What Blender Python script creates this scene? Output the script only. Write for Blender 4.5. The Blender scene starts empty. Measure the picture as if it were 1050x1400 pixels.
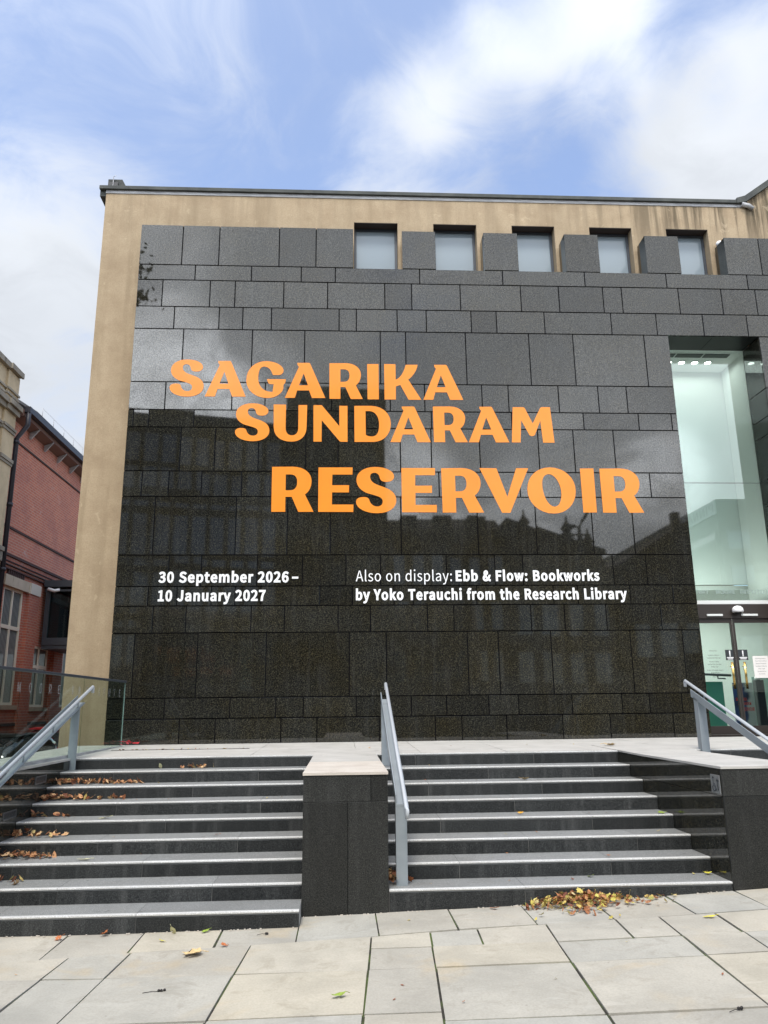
import bpy, bmesh, math, random
from mathutils import Vector, Matrix, Euler
R = math.radians
random.seed(7)
C = bpy.context.scene.collection
SC = bpy.context.scene

# ------------------------------------------------------------------ camera
cam = bpy.data.cameras.new('camera')
cam.sensor_fit = 'VERTICAL'; cam.sensor_height = 36.0; cam.lens = 1062.45 / 1400.0 * 36.0
cam.clip_start = 0.05; cam.clip_end = 3000
camo = bpy.data.objects.new('camera', cam); C.objects.link(camo)
_p, _r, _y = 0.2454, -0.0113, 0.0532
_fw = Vector((math.sin(_y) * math.cos(_p), math.cos(_y) * math.cos(_p), math.sin(_p)))
_rt = Vector((math.cos(_y), -math.sin(_y), 0)); _up = _rt.cross(_fw)
_rt, _up = math.cos(_r) * _rt + math.sin(_r) * _up, -math.sin(_r) * _rt + math.cos(_r) * _up
camo.matrix_world = Matrix(((_rt.x, _up.x, -_fw.x, 0), (_rt.y, _up.y, -_fw.y, 0), (_rt.z, _up.z, -_fw.z, 1.95), (0, 0, 0, 1)))
SC.camera = camo
SC.view_settings.view_transform = 'Standard'; SC.view_settings.look = 'None'
SC.view_settings.exposure = 0.85; SC.view_settings.gamma = 1.0
SC.cycles.max_bounces = 8; SC.cycles.transparent_max_bounces = 16
SC.cycles.caustics_reflective = False; SC.cycles.caustics_refractive = False

# ------------------------------------------------------------------ sky and sun
SUN_DIR = Vector((-0.12, -0.52, 0.90)).normalized()        # towards the sun: behind the camera, high
SUN_EL = math.asin(SUN_DIR.z); SUN_AZ = math.atan2(SUN_DIR.x, SUN_DIR.y)
W = bpy.data.worlds.new('World'); SC.world = W; W.use_nodes = True
nt = W.node_tree; nt.nodes.clear()
def wn(t, **k):
    n = nt.nodes.new(t)
    for a, b in k.items(): setattr(n, a, b)
    return n
def wl(a, b): nt.links.new(a, b)
def wmath(op, a, b=None, clamp=False):
    n = wn('ShaderNodeMath', operation=op, use_clamp=clamp)
    for i, v in enumerate((a, b)):
        if v is None: continue
        if hasattr(v, 'links') or hasattr(v, 'is_linked'): wl(v, n.inputs[i])
        else: n.inputs[i].default_value = v
    return n.outputs[0]
tc = wn('ShaderNodeTexCoord'); DIR = tc.outputs['Generated']
sep = wn('ShaderNodeSeparateXYZ'); wl(DIR, sep.inputs[0])
sky = wn('ShaderNodeTexSky', sky_type='NISHITA', sun_disc=False, sun_elevation=SUN_EL, sun_rotation=SUN_AZ)
sky.air_density = 1.0; sky.dust_density = 0.6; sky.ozone_density = 2.5
# cloud layer: the view direction projected on a flat layer overhead
zc = wmath('ADD', wmath('MAXIMUM', sep.outputs[2], 0.0), 0.42)
cv = wn('ShaderNodeCombineXYZ'); wl(wmath('DIVIDE', sep.outputs[0], zc), cv.inputs[0]); wl(wmath('DIVIDE', sep.outputs[1], zc), cv.inputs[1])
def wnoise(scale, detail, rough, dist, off=(0, 0, 0)):
    m = wn('ShaderNodeMapping'); m.inputs['Location'].default_value = off; wl(cv.outputs[0], m.inputs[0])
    n = wn('ShaderNodeTexNoise'); n.inputs['Scale'].default_value = scale; n.inputs['Detail'].default_value = detail
    n.inputs['Roughness'].default_value = rough; n.inputs['Distortion'].default_value = dist
    wl(m.outputs[0], n.inputs['Vector']); return n.outputs['Fac']
warp = wn('ShaderNodeTexNoise'); warp.inputs['Scale'].default_value = 1.6; warp.inputs['Detail'].default_value = 3; wl(cv.outputs[0], warp.inputs['Vector'])
wv = wn('ShaderNodeVectorMath', operation='MULTIPLY_ADD'); wl(warp.outputs['Color'], wv.inputs[0]); wv.inputs[1].default_value = (.55, .55, 0); wl(cv.outputs[0], wv.inputs[2])
class _CV: outputs = [wv.outputs[0]]
cv = _CV
nbig = wnoise(2.1, 8, 0.58, 0.3, (3.1, 1.7, 0)); nfine = wnoise(6.5, 10, 0.62, 0.5, (0.4, 5.2, 0))
dens = wmath('ADD', wmath('MULTIPLY', nbig, 0.80), wmath('MULTIPLY', nfine, 0.62))
BLOBS = []
def blob(u, w, width, amount):                              # a thicker or thinner patch of cloud in one direction of the sky
    d = (_fw + (u - 525) / 1062.45 * _rt - (w - 700) / 1062.45 * _up).normalized()
    blob_dir(d, width, amount)
def blob_dir(d, width, amount):
    n = wn('ShaderNodeVectorMath', operation='DOT_PRODUCT'); wl(DIR, n.inputs[0]); n.inputs[1].default_value = d
    mr = wn('ShaderNodeMapRange', interpolation_type='SMOOTHERSTEP')
    wl(n.outputs['Value'], mr.inputs[0]); mr.inputs[1].default_value = math.cos(R(width)); mr.inputs[2].default_value = 1.0
    mr.inputs[3].default_value = 0.0; mr.inputs[4].default_value = amount
    BLOBS.append(mr.outputs[0])
for a in ((1060, 200, 10, .36), (880, 80, 9, .12), (950, 130, 3.5, -.12), (800, 150, 4, -.10), (640, 120, 6, .14), (560, 235, 8, .24), (20, 540, 20, .34), (60, 330, 10, .10), (770, 60, 8, .12),
          (700, 235, 7, -.22), (470, 60, 9, -.06), (1020, 40, 7, -.16), (850, 215, 5, -.10), (250, 120, 22, -.04)): blob(*a)
for dd, wd, am in (((-.30, -1, .38), 22, .5), ((.20, -1, .27), 16, .35), ((.5, -1, .45), 22, .35), ((0, -.6, 1), 40, .2)): blob_dir(Vector(dd).normalized(), wd, am)
for b in BLOBS: dens = wmath('ADD', dens, b)
cover = wn('ShaderNodeMapRange', interpolation_type='SMOOTHSTEP'); wl(dens, cover.inputs[0])
cover.inputs[1].default_value = 0.55; cover.inputs[2].default_value = 1.03; cover.inputs[3].default_value = 0.17; cover.inputs[4].default_value = 0.93
# clouds brighten towards the sun, greyer in their thick middles
sd = wn('ShaderNodeVectorMath', operation='DOT_PRODUCT'); wl(DIR, sd.inputs[0]); sd.inputs[1].default_value = SUN_DIR
toward = wn('ShaderNodeMapRange', interpolation_type='SMOOTHSTEP'); wl(sd.outputs['Value'], toward.inputs[0])
toward.inputs[1].default_value = -0.1; toward.inputs[2].default_value = 0.95; toward.inputs[3].default_value = 0.47; toward.inputs[4].default_value = 1.4
thick = wn('ShaderNodeMapRange', interpolation_type='SMOOTHSTEP'); wl(wmath('ADD', nfine, wmath('MULTIPLY', nbig, 0.6)), thick.inputs[0])
thick.inputs[1].default_value = 0.62; thick.inputs[2].default_value = 1.05; thick.inputs[3].default_value = 1.0; thick.inputs[4].default_value = 0.86
cb = wmath('MULTIPLY', toward.outputs[0], thick.outputs[0])
# the low southern cloud, lit from behind, is the brightest part of the sky
south = wn('ShaderNodeMapRange', interpolation_type='SMOOTHSTEP'); wl(sep.outputs[1], south.inputs[0])
south.inputs[1].default_value = -.2; south.inputs[2].default_value = -.95; south.inputs[3].default_value = 0.0; south.inputs[4].default_value = 1.2
cb = wmath('ADD', cb, wmath('MULTIPLY', south.outputs[0], wmath('POWER', nbig, 2.0)))
ccol = wn('ShaderNodeMix', data_type='RGBA', blend_type='MULTIPLY'); ccol.inputs[0].default_value = 1.0
ccol.inputs[6].default_value = (0.925, 0.96, 1.0, 1)
# a few thin bright gaps low in the southern cloud
def glow(u, w, width, amount):
    d = (_fw + (u - 525) / 1062.45 * _rt - (w - 700) / 1062.45 * _up).normalized(); d.y = -d.y
    n = wn('ShaderNodeVectorMath', operation='DOT_PRODUCT'); wl(DIR, n.inputs[0]); n.inputs[1].default_value = d
    mr = wn('ShaderNodeMapRange', interpolation_type='SMOOTHERSTEP'); wl(n.outputs['Value'], mr.inputs[0])
    mr.inputs[1].default_value = math.cos(R(width)); mr.inputs[2].default_value = 1.0; mr.inputs[3].default_value = 0.0; mr.inputs[4].default_value = amount
    tex = wn('ShaderNodeMapRange', interpolation_type='SMOOTHSTEP'); wl(nfine, tex.inputs[0]); tex.inputs[1].default_value = .36; tex.inputs[2].default_value = .62; tex.inputs[3].default_value = .25
    return wmath('MULTIPLY', mr.outputs[0], tex.outputs[0])
for a in ((215, 545, 9, 3.6), (330, 560, 7, 1.6), (560, 670, 5.5, 2.2), (900, 650, 4.5, 1.6), (700, 720, 6, 1.2), (800, 610, 9, .7), (215, 330, 6, 1.2)): cb = wmath('ADD', cb, glow(*a))
cg = wn('ShaderNodeCombineColor')
for i in range(3): wl(cb, cg.inputs[i])
wl(cg.outputs[0], ccol.inputs[7])
skys = wn('ShaderNodeMix', data_type='RGBA', blend_type='MULTIPLY'); skys.inputs[0].default_value = 1.0
wl(sky.outputs[0], skys.inputs[6]); skys.inputs[7].default_value = (1.02, 1.03, 1.10, 1)
bgs = wn('ShaderNodeBackground'); wl(skys.outputs[2], bgs.inputs[0]); bgs.inputs[1].default_value = 0.15
bgc = wn('ShaderNodeBackground'); wl(ccol.outputs[2], bgc.inputs[0]); bgc.inputs[1].default_value = 1.0
mixw = wn('ShaderNodeMixShader'); wl(cover.outputs[0], mixw.inputs[0]); wl(bgs.outputs[0], mixw.inputs[1]); wl(bgc.outputs[0], mixw.inputs[2])
wo = wn('ShaderNodeOutputWorld'); wl(mixw.outputs[0], wo.inputs[0])

sun = bpy.data.lights.new('sun', 'SUN'); sun.energy = 1.8; sun.angle = R(16); sun.color = (1.0, 0.95, 0.87)
suno = bpy.data.objects.new('sun', sun); C.objects.link(suno)
suno.rotation_euler = SUN_DIR.to_track_quat('Z', 'Y').to_euler(); suno.location = (0, -30, 40)


# ------------------------------------------------------------------ materials
def mat(name, color=(.5, .5, .5), rough=.6, metal=0.0, spec=.5, coat=0.0):
    m = bpy.data.materials.new(name); m.use_nodes = True
    b = m.node_tree.nodes['Principled BSDF']
    b.inputs['Base Color'].default_value = (*color, 1); b.inputs['Roughness'].default_value = rough
    b.inputs['Metallic'].default_value = metal; b.inputs['Specular IOR Level'].default_value = spec
    if coat: b.inputs['Coat Weight'].default_value = coat; b.inputs['Coat Roughness'].default_value = .08
    m['b'] = 1
    return m
class NT:
    """small helper to wire nodes into a material"""
    def __init__(s, m): s.m = m; s.t = m.node_tree; s.b = s.t.nodes['Principled BSDF']; s.tc = None
    def n(s, t, **k):
        n = s.t.nodes.new(t)
        for a, b in k.items(): setattr(n, a, b)
        return n
    def l(s, a, b): s.t.links.new(a, b)
    def obj(s):
        if not s.tc: s.tc = s.n('ShaderNodeNewGeometry')
        return s.tc.outputs['Position']
    def island(s):
        if not s.tc: s.tc = s.n('ShaderNodeNewGeometry')
        return s.tc.outputs['Random Per Island']
    def mapped(s, scale):
        m = s.n('ShaderNodeMapping'); m.inputs['Scale'].default_value = scale; s.l(s.obj(), m.inputs[0]); return m.outputs[0]
    def noise(s, scale, detail=4, rough=.55, dist=0, vec=None, stretch=None):
        n = s.n('ShaderNodeTexNoise'); n.inputs['Scale'].default_value = scale; n.inputs['Detail'].default_value = detail
        n.inputs['Roughness'].default_value = rough; n.inputs['Distortion'].default_value = dist
        s.l(vec if vec is not None else (s.mapped(stretch) if stretch else s.obj()), n.inputs['Vector']); return n.outputs['Fac']
    def ramp(s, fac, stops, interp='LINEAR'):
        r = s.n('ShaderNodeValToRGB'); r.color_ramp.interpolation = interp; e = r.color_ramp.elements
        while len(e) < len(stops): e.new(.5)
        for el, (p, c) in zip(e, stops):
            el.position = p; el.color = (*c, 1) if len(c) == 3 else c
        s.l(fac, r.inputs[0]); return r.outputs[0]
    def g(s, fac, a, b, c=0., d=1., smooth=True):
        r = s.n('ShaderNodeMapRange', interpolation_type='SMOOTHSTEP' if smooth else 'LINEAR')
        s.l(fac, r.inputs[0])
        for i, v in enumerate((a, b, c, d)): r.inputs[i + 1].default_value = v
        return r.outputs[0]
    def mix(s, f, a, b, mode='MIX'):
        x = s.n('ShaderNodeMix', data_type='RGBA', blend_type=mode)
        for sock, v in ((x.inputs[0], f), (x.inputs[6], a), (x.inputs[7], b)):
            if isinstance(v, (int, float)): sock.default_value = v
            elif isinstance(v, tuple): sock.default_value = (*v, 1)
            else: s.l(v, sock)
        return x.outputs[2]
    def math(s, op, a, b=None):
        x = s.n('ShaderNodeMath', operation=op)
        for i, v in enumerate((a, b)):
            if v is None: continue
            if isinstance(v, (int, float)): x.inputs[i].default_value = v
            else: s.l(v, x.inputs[i])
        return x.outputs[0]
    def bump(s, h, strength, dist=.01):
        b = s.n('ShaderNodeBump'); b.inputs['Strength'].default_value = strength; b.inputs['Distance'].default_value = dist
        s.l(h, b.inputs['Height']); s.l(b.outputs[0], s.b.inputs['Normal'])
    def col(s, c): s.l(c, s.b.inputs['Base Color'])
    def rough(s, c): s.l(c, s.b.inputs['Roughness'])

def granite(name, dark, mid, light, rough0, rough1, bump, vary=.35, tint=None, spec=.5, ior=1.5, streak=0.0, spots=False, gs=1.0):
    m = mat(name, mid, rough0, spec=spec); k = NT(m); P = k.b; P.inputs['IOR'].default_value = ior
    v = k.n('ShaderNodeTexVoronoi'); v.inputs['Scale'].default_value = 62 * gs; k.l(k.obj(), v.inputs['Vector'])
    f = k.noise(130 * gs, 2, .6); co = k.noise(48 * gs, 3, .65)
    s = k.math('ADD', k.math('ADD', k.math('MULTIPLY', f, .38), k.math('MULTIPLY', v.outputs['Distance'], .28)), k.math('MULTIPLY', co, .42))
    c = k.ramp(s, [(0.40, dark), (.53, mid), (.63, light), (.74, tuple(x * 1.8 for x in light))])
    big = k.noise(1.3, 5, .6)
    c = k.mix(k.g(big, .3, .75), c, k.mix(1.0, c, tint or (.8, .8, .8), 'MULTIPLY'))
    if streak: c = k.mix(k.g(k.noise(1.0, 5, .65, .2, stretch=(9, 9, .7)), .48, .74, 0, streak), c, (.16, .16, .155))
    isl = k.island(); c = k.mix(1.0, c, k.ramp(isl, [(0, (1 - vary,) * 3), (1, (1 + vary,) * 3)]), 'MULTIPLY')
    if spots: c = k.mix(k.g(k.noise(9, 3, .55), .66, .71, 0, .5), c, (.07, .07, .065)); c = k.mix(k.g(k.noise(2.6, 6, .7, .4), .55, .75, 0, .45), c, (.16, .155, .14))
    k.col(c)
    k.rough(k.g(k.math('ADD', k.math('MULTIPLY', co, .6), k.math('MULTIPLY', big, .4)), .3, .75, rough0, rough1))
    k.l(k.math('MULTIPLY', k.g(co, .32, .68, .62, 1.30), k.g(isl, 0, 1, spec * .9, spec * 1.07, False)), P.inputs['Specular IOR Level'])
    if bump: k.bump(s, bump, .004)
    return m
M = {}
M['polished'] = granite('polished_black_granite', (.0075, .008, .008), (.014, .0145, .0132), (.038, .037, .028), .012, .032, .007, .24, (.98, .87, .64), spec=.5, ior=1.58, streak=.06)
M['honed'] = granite('honed_dark_granite', (.004, .005, .005), (.0115, .0125, .012), (.038, .038, .034), .30, .45, .08, .2, (.80, .80, .76), streak=.08, gs=2.3)
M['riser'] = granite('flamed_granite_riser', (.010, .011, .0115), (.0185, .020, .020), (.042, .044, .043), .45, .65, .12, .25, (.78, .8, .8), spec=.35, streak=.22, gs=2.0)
M['tread'] = granite('flamed_granite_tread_skylit', (.14, .143, .14), (.215, .22, .215), (.29, .29, .28), .5, .7, .15, .1, (.85, .85, .83), spots=True, gs=2.0)  # tread painted paler than the riser for the skylight on its top
M['nosing'] = granite('highlit_granite_nosing', (.42, .42, .41), (.56, .56, .54), (.64, .64, .62), .5, .7, .08, .05, (.85, .84, .82), gs=2.0)  # step edge paled: the light its arris catches is put into the colour
M['soffit'] = mat('dark_soffit_stone', (.012, .014, .014), .38, spec=.25)
M['joint'] = mat('joint_recess', (.004, .004, .006), .9, spec=.1)
M['mortar'] = mat('pale_mortar', (.30, .30, .29), .9)
def stucco():
    m = mat('buff_render', (.52, .38, .22), .92, spec=.2); k = NT(m)
    a = k.noise(2.2, 6, .6); f = k.noise(70, 4, .7); st = k.noise(1.0, 5, .6, .2, stretch=(3.2, 3.2, .35))
    c = k.ramp(a, [(.25, (.345, .260, .170)), (.5, (.425, .33, .22)), (.8, (.49, .39, .265))])
    c = k.mix(k.g(st, .50, .72, 0, .5), c, (.29, .22, .14))
    # rain stains under the coping, heaviest at the right end
    sx = k.n('ShaderNodeSeparateXYZ'); k.l(k.obj(), sx.inputs[0])
    st2 = k.noise(1.0, 6, .62, .4, stretch=(4.5, 1, .22))
    zone = k.math('MULTIPLY', k.g(sx.outputs[0], 4.2, 8.0, .15, 1.0), k.g(sx.outputs[2], 11.2, 12.3, .35, 1.0))
    stain = k.math('MULTIPLY', k.g(st2, .44, .60), zone)
    c = k.mix(k.math('MULTIPLY', stain, .9), c, (.075, .062, .042))
    gr = k.noise(38, 4, .7); c = k.mix(k.g(gr, .3, .62, .35, 0), c, (.25, .18, .105))
    pat = k.noise(5.5, 3, .5, 1.2)
    c = k.mix(k.g(pat, .64, .72, 0, .35), c, (.56, .45, .31))
    k.col(c); k.bump(k.math('ADD', f, k.math('MULTIPLY', a, 1.2)), .35, .012)
    return m
M['stucco'] = stucco()
def coping():
    m = mat('weathered_coping', (.05, .055, .05), .8); k = NT(m); a = k.noise(3, 5); k.col(k.ramp(a, [(.3, (.03, .034, .034)), (.7, (.085, .09, .08))])); return m
M['coping'] = coping()
def lead():
    m = mat('lead_flashing', (.4, .41, .42), .55); k = NT(m); a = k.noise(4, 5, .6, 0, stretch=(1, 1, 6)); k.col(k.ramp(a, [(.3, (.26, .26, .27)), (.7, (.5, .5, .5))])); return m
M['lead'] = lead()
def steel_paint():
    m = mat('grey_blue_paint', (.25, .285, .305), .42); k = NT(m); a = k.noise(6, 5); f = k.noise(40, 3)
    c = k.ramp(a, [(.3, (.230, .262, .282)), (.7, (.272, .305, .325))]); c = k.mix(k.g(f, .66, .74, 0, .4), c, (.38, .40, .41)); k.col(c); k.rough(k.g(a, .3, .7, .35, .52)); return m
M['rail'] = steel_paint()
M['railtop'] = mat('pale_handrail', (.44, .465, .485), .38)  # grip rail, paler than the rest of the handrail
M['dark_metal'] = mat('dark_grey_metal', (.055, .062, .072), .4)
M['brown_metal'] = mat('bronze_brown_metal', (.035, .027, .023), .38)
M['frame_grey'] = mat('slate_window_frame', (.055, .063, .075), .4)
M['soffit_brown'] = mat('brown_soffit', (.045, .03, .024), .7)
M['white_paint'] = mat('white_plaster', (.80, .80, .78), .7)
M['screen_white'] = mat('white_frame', (.72, .74, .72), .45)
M['brass'] = mat('brass', (.72, .50, .18), .25, 1.0)
M['black'] = mat('black_plastic', (.012, .012, .014), .35)
M['white'] = mat('white_vinyl', (.86, .86, .86), .5)
M['paper'] = mat('white_paper', (.82, .79, .76), .8)
M['print'] = mat('dark_print', (.03, .035, .04), .7)
def vinyl():
    m = mat('orange_vinyl', (.93, .31, .055), .30, spec=.5); k = NT(m); a = k.noise(1.2, 3); k.col(k.ramp(a, [(.3, (.80, .245, .018)), (.7, (.85, .27, .024))])); k.b.inputs['Specular IOR Level'].default_value = .3; k.b.inputs['Coat Weight'].default_value = .12; k.b.inputs['Coat Roughness'].default_value = .04; return m
M['orange'] = vinyl()
def glass(name, tint, refl=1.0, rough=.0):
    m = bpy.data.materials.new(name); m.use_nodes = True; t = m.node_tree; t.nodes.clear()
    fr = t.nodes.new('ShaderNodeFresnel'); fr.inputs[0].default_value = 1.5
    mu = t.nodes.new('ShaderNodeMath'); mu.operation = 'MULTIPLY'; mu.use_clamp = True; mu.inputs[1].default_value = refl; t.links.new(fr.outputs[0], mu.inputs[0])
    tr = t.nodes.new('ShaderNodeBsdfTransparent'); tr.inputs[0].default_value = (*tint, 1)
    gl = t.nodes.new('ShaderNodeBsdfGlossy'); gl.inputs['Roughness'].default_value = rough
    mx = t.nodes.new('ShaderNodeMixShader'); o = t.nodes.new('ShaderNodeOutputMaterial')
    t.links.new(mu.outputs[0], mx.inputs[0]); t.links.new(tr.outputs[0], mx.inputs[1]); t.links.new(gl.outputs[0], mx.inputs[2]); t.links.new(mx.outputs[0], o.inputs[0])
    return m
M['glass'] = glass('green_tinted_glass', (.87, .975, .94), 1.9)
M['rail_glass'] = glass('balustrade_glass', (.76, .825, .80), .10)
M['dark_glass'] = glass('dark_link_glass', (.45, .5, .5), 1.0)
M['pane'] = mat('window_glass', (.25, .30, .335), .03, spec=.5)
def brick():
    m = mat('red_brick', (.3, .1, .07), .85, spec=.2); k = NT(m)
    sx = k.n('ShaderNodeSeparateXYZ'); k.l(k.obj(), sx.inputs[0]); cb = k.n('ShaderNodeCombineXYZ')
    k.l(k.math('ADD', sx.outputs[1], sx.outputs[0]), cb.inputs[0]); k.l(sx.outputs[2], cb.inputs[1])
    b = k.n('ShaderNodeTexBrick'); k.l(cb.outputs[0], b.inputs['Vector'])
    b.inputs['Color1'].default_value = (.56, .19, .12, 1); b.inputs['Color2'].default_value = (.46, .15, .10, 1); b.inputs['Mortar'].default_value = (.48, .36, .28, 1)
    b.inputs['Scale'].default_value = 1; b.inputs['Mortar Size'].default_value = .008; b.inputs['Brick Width'].default_value = .23; b.inputs['Row Height'].default_value = .078
    n = k.noise(1.1, 6, .65); w = k.noise(2.0, 6, .7, .5)
    c = k.mix(k.g(n, .35, .75, 0, .5), b.outputs['Color'], (.29, .12, .11))
    c = k.mix(k.g(w, .62, .70, 0, .55), c, (.48, .36, .34))
    k.col(c); k.bump(b.outputs['Fac'], -.3, .01)
    return m
M['brick'] = brick()
M['brick_dark'] = mat('sooty_brick', (.055, .028, .026), .9)
def sandstone(name, a, b, c):
    m = mat(name, b, .9, spec=.2); k = NT(m); n = k.noise(1.4, 6, .65, .3); s = k.noise(2, 5, .6, .2, stretch=(1.5, 1.5, .4))
    col = k.ramp(n, [(.28, a), (.55, b), (.8, c)]); col = k.mix(k.g(s, .55, .72, 0, .75), col, (.055, .045, .035)); k.col(col); k.bump(k.noise(25, 4), .3, .01); return m
M['stone'] = sandstone('sooty_sandstone', (.44, .35, .23), (.58, .47, .31), (.66, .55, .39))
M['stone_pale'] = sandstone('pale_sandstone', (.42, .36, .27), (.5, .43, .33), (.58, .5, .4))
M['stone_grey'] = sandstone('grey_cornice', (.20, .18, .145), (.32, .285, .23), (.42, .375, .30))
M['cream'] = mat('cream_paint', (.82, .76, .63), .55)
M['curtain'] = mat('grey_net_curtain', (.22, .23, .22), .9)
M['pipe'] = mat('black_iron_pipe', (.022, .021, .03), .5)
M['timber'] = mat('brown_fascia', (.17, .09, .07), .7)
def paving():
    m = mat('york_stone', (.42, .39, .33), .85, spec=.25); k = NT(m)
    a = k.noise(1.6, 6, .6, .3); f = k.noise(60, 4, .65); p = k.noise(.9, 4, .6, .6); sp = k.noise(14, 3, .6)
    c = k.ramp(a, [(.28, (.335, .32, .28)), (.5, (.415, .395, .345)), (.75, (.485, .46, .40))])
    c = k.mix(k.g(p, .56, .68, 0, .55), c, (.47, .385, .26))
    c = k.mix(k.g(sp, .70, .76, 0, .5), c, (.20, .19, .165))
    c = k.mix(k.g(f, .3, .7, .28, 0), c, (.22, .21, .18))
    dirt = k.noise(3.2, 7, .7, .5); c = k.mix(k.g(dirt, .52, .70, 0, .55), c, (.275, .255, .21)); lt = k.noise(2.3, 5, .6, .3, stretch=(1, 2.5, 1)); c = k.mix(k.g(lt, .58, .74, 0, .45), c, (.50, .48, .43))
    c = k.mix(1.0, c, k.ramp(k.island(), [(0, (.84, .85, .86)), (.25, (1.0, .97, .92)), (.5, (.93, .945, .95)), (.75, (1.06, 1.03, .98)), (1, (1.10, 1.05, .95))]), 'MULTIPLY')
    k.col(c); k.bump(k.math('ADD', k.math('MULTIPLY', f, .5), k.math('MULTIPLY', a, 1.5)), .35, .008); k.rough(k.g(a, .3, .7, .7, .9)); return m
M['paving'] = paving()
def soil():
    m = mat('joint_soil', (.05, .045, .035), 1.0); k = NT(m); n = k.noise(1.6, 4, .6)
    k.col(k.ramp(n, [(.46, (.030, .027, .022)), (.56, (.07, .10, .025)), (.75, (.10, .14, .04))])); k.bump(k.noise(40, 3), .6, .01); return m
M['soil'] = soil()
def podium_m():
    m = mat('pale_podium_paving', (.5, .48, .44), .8); k = NT(m); a = k.noise(2.2, 6, .6, .3); f = k.noise(80, 3)
    c = k.ramp(a, [(.3, (.40, .385, .35)), (.7, (.52, .50, .46))]); d_ = k.noise(3.5, 7, .7, .5); c = k.mix(k.g(d_, .55, .72, 0, .45), c, (.27, .26, .23)); sp = k.noise(11, 3, .55); c = k.mix(k.g(sp, .68, .72, 0, .45), c, (.12, .115, .10)); k.col(k.mix(k.g(f, .3, .7, .2, 0), c, (.3, .29, .27))); k.bump(f, .2, .005); return m
M['podium'] = podium_m()
def capstone():
    m = mat('worn_capstone', (.5, .45, .38), .75); k = NT(m); a = k.noise(3, 6, .65, .4); f = k.noise(60, 3)
    c = k.ramp(a, [(.3, (.46, .405, .34)), (.7, (.60, .55, .48))]); k.col(k.mix(k.g(f, .3, .65, .25, 0), c, (.35, .31, .26))); return m
M['cap'] = capstone()
def asphalt():
    m = mat('asphalt', (.05, .05, .052), .9); k = NT(m); a = k.noise(1.5, 5); f = k.noise(90, 3); k.col(k.mix(k.g(f, .4, .7, 0, .5), k.ramp(a, [(.3, (.045, .045, .047)), (.7, (.07, .07, .07))]), (.11, .11, .11))); return m
M['asphalt'] = asphalt()
def emit(name, col, s):
    m = mat(name, (0, 0, 0)); b = m.node_tree.nodes['Principled BSDF']; b.inputs['Emission Color'].default_value = (*col, 1); b.inputs['Emission Strength'].default_value = s; return m
M['lamp'] = emit('lit_downlight', (1, .98, .93), 7.0)
def leafm(name, stops):
    m = mat(name, stops[0][1], .65, spec=.3); k = NT(m); c = k.ramp(k.island(), stops, 'LINEAR'); n = k.noise(70, 3)
    k.col(k.mix(k.g(n, .45, .7, 0, .4), c, (.10, .05, .02))); return m
M['litter'] = leafm('mixed_dead_leaves', [(0, (.16, .05, .028)), (.22, (.27, .09, .04)), (.42, (.40, .17, .07)), (.55, (.52, .36, .12)), (.74, (.52, .46, .09)), (.88, (.60, .46, .24)), (1, (.26, .27, .06))])
M['brown_litter'] = leafm('brown_dead_leaves', [(0, (.16, .055, .03)), (.35, (.34, .14, .06)), (.6, (.5, .26, .12)), (.85, (.58, .38, .2)), (1, (.45, .36, .12))])
M['leaf_tan'] = leafm('tan_leaf', [(0, (.62, .45, .22)), (1, (.68, .5, .25))])
M['leaf_green'] = leafm('green_leaf', [(0, (.24, .34, .05)), (1, (.3, .38, .07))])
M['leaf_yellow'] = leafm('yellow_leaf', [(0, (.65, .58, .06)), (1, (.7, .6, .1))])
M['leaf_pale'] = leafm('pale_leaf', [(0, (.62, .60, .32)), (1, (.66, .62, .38))])
M['leaf_rust'] = leafm('rust_leaf', [(0, (.45, .14, .05)), (1, (.5, .18, .07))])
M['leaf_amber'] = leafm('amber_leaf', [(0, (.75, .38, .04)), (1, (.8, .42, .05))])

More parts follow.
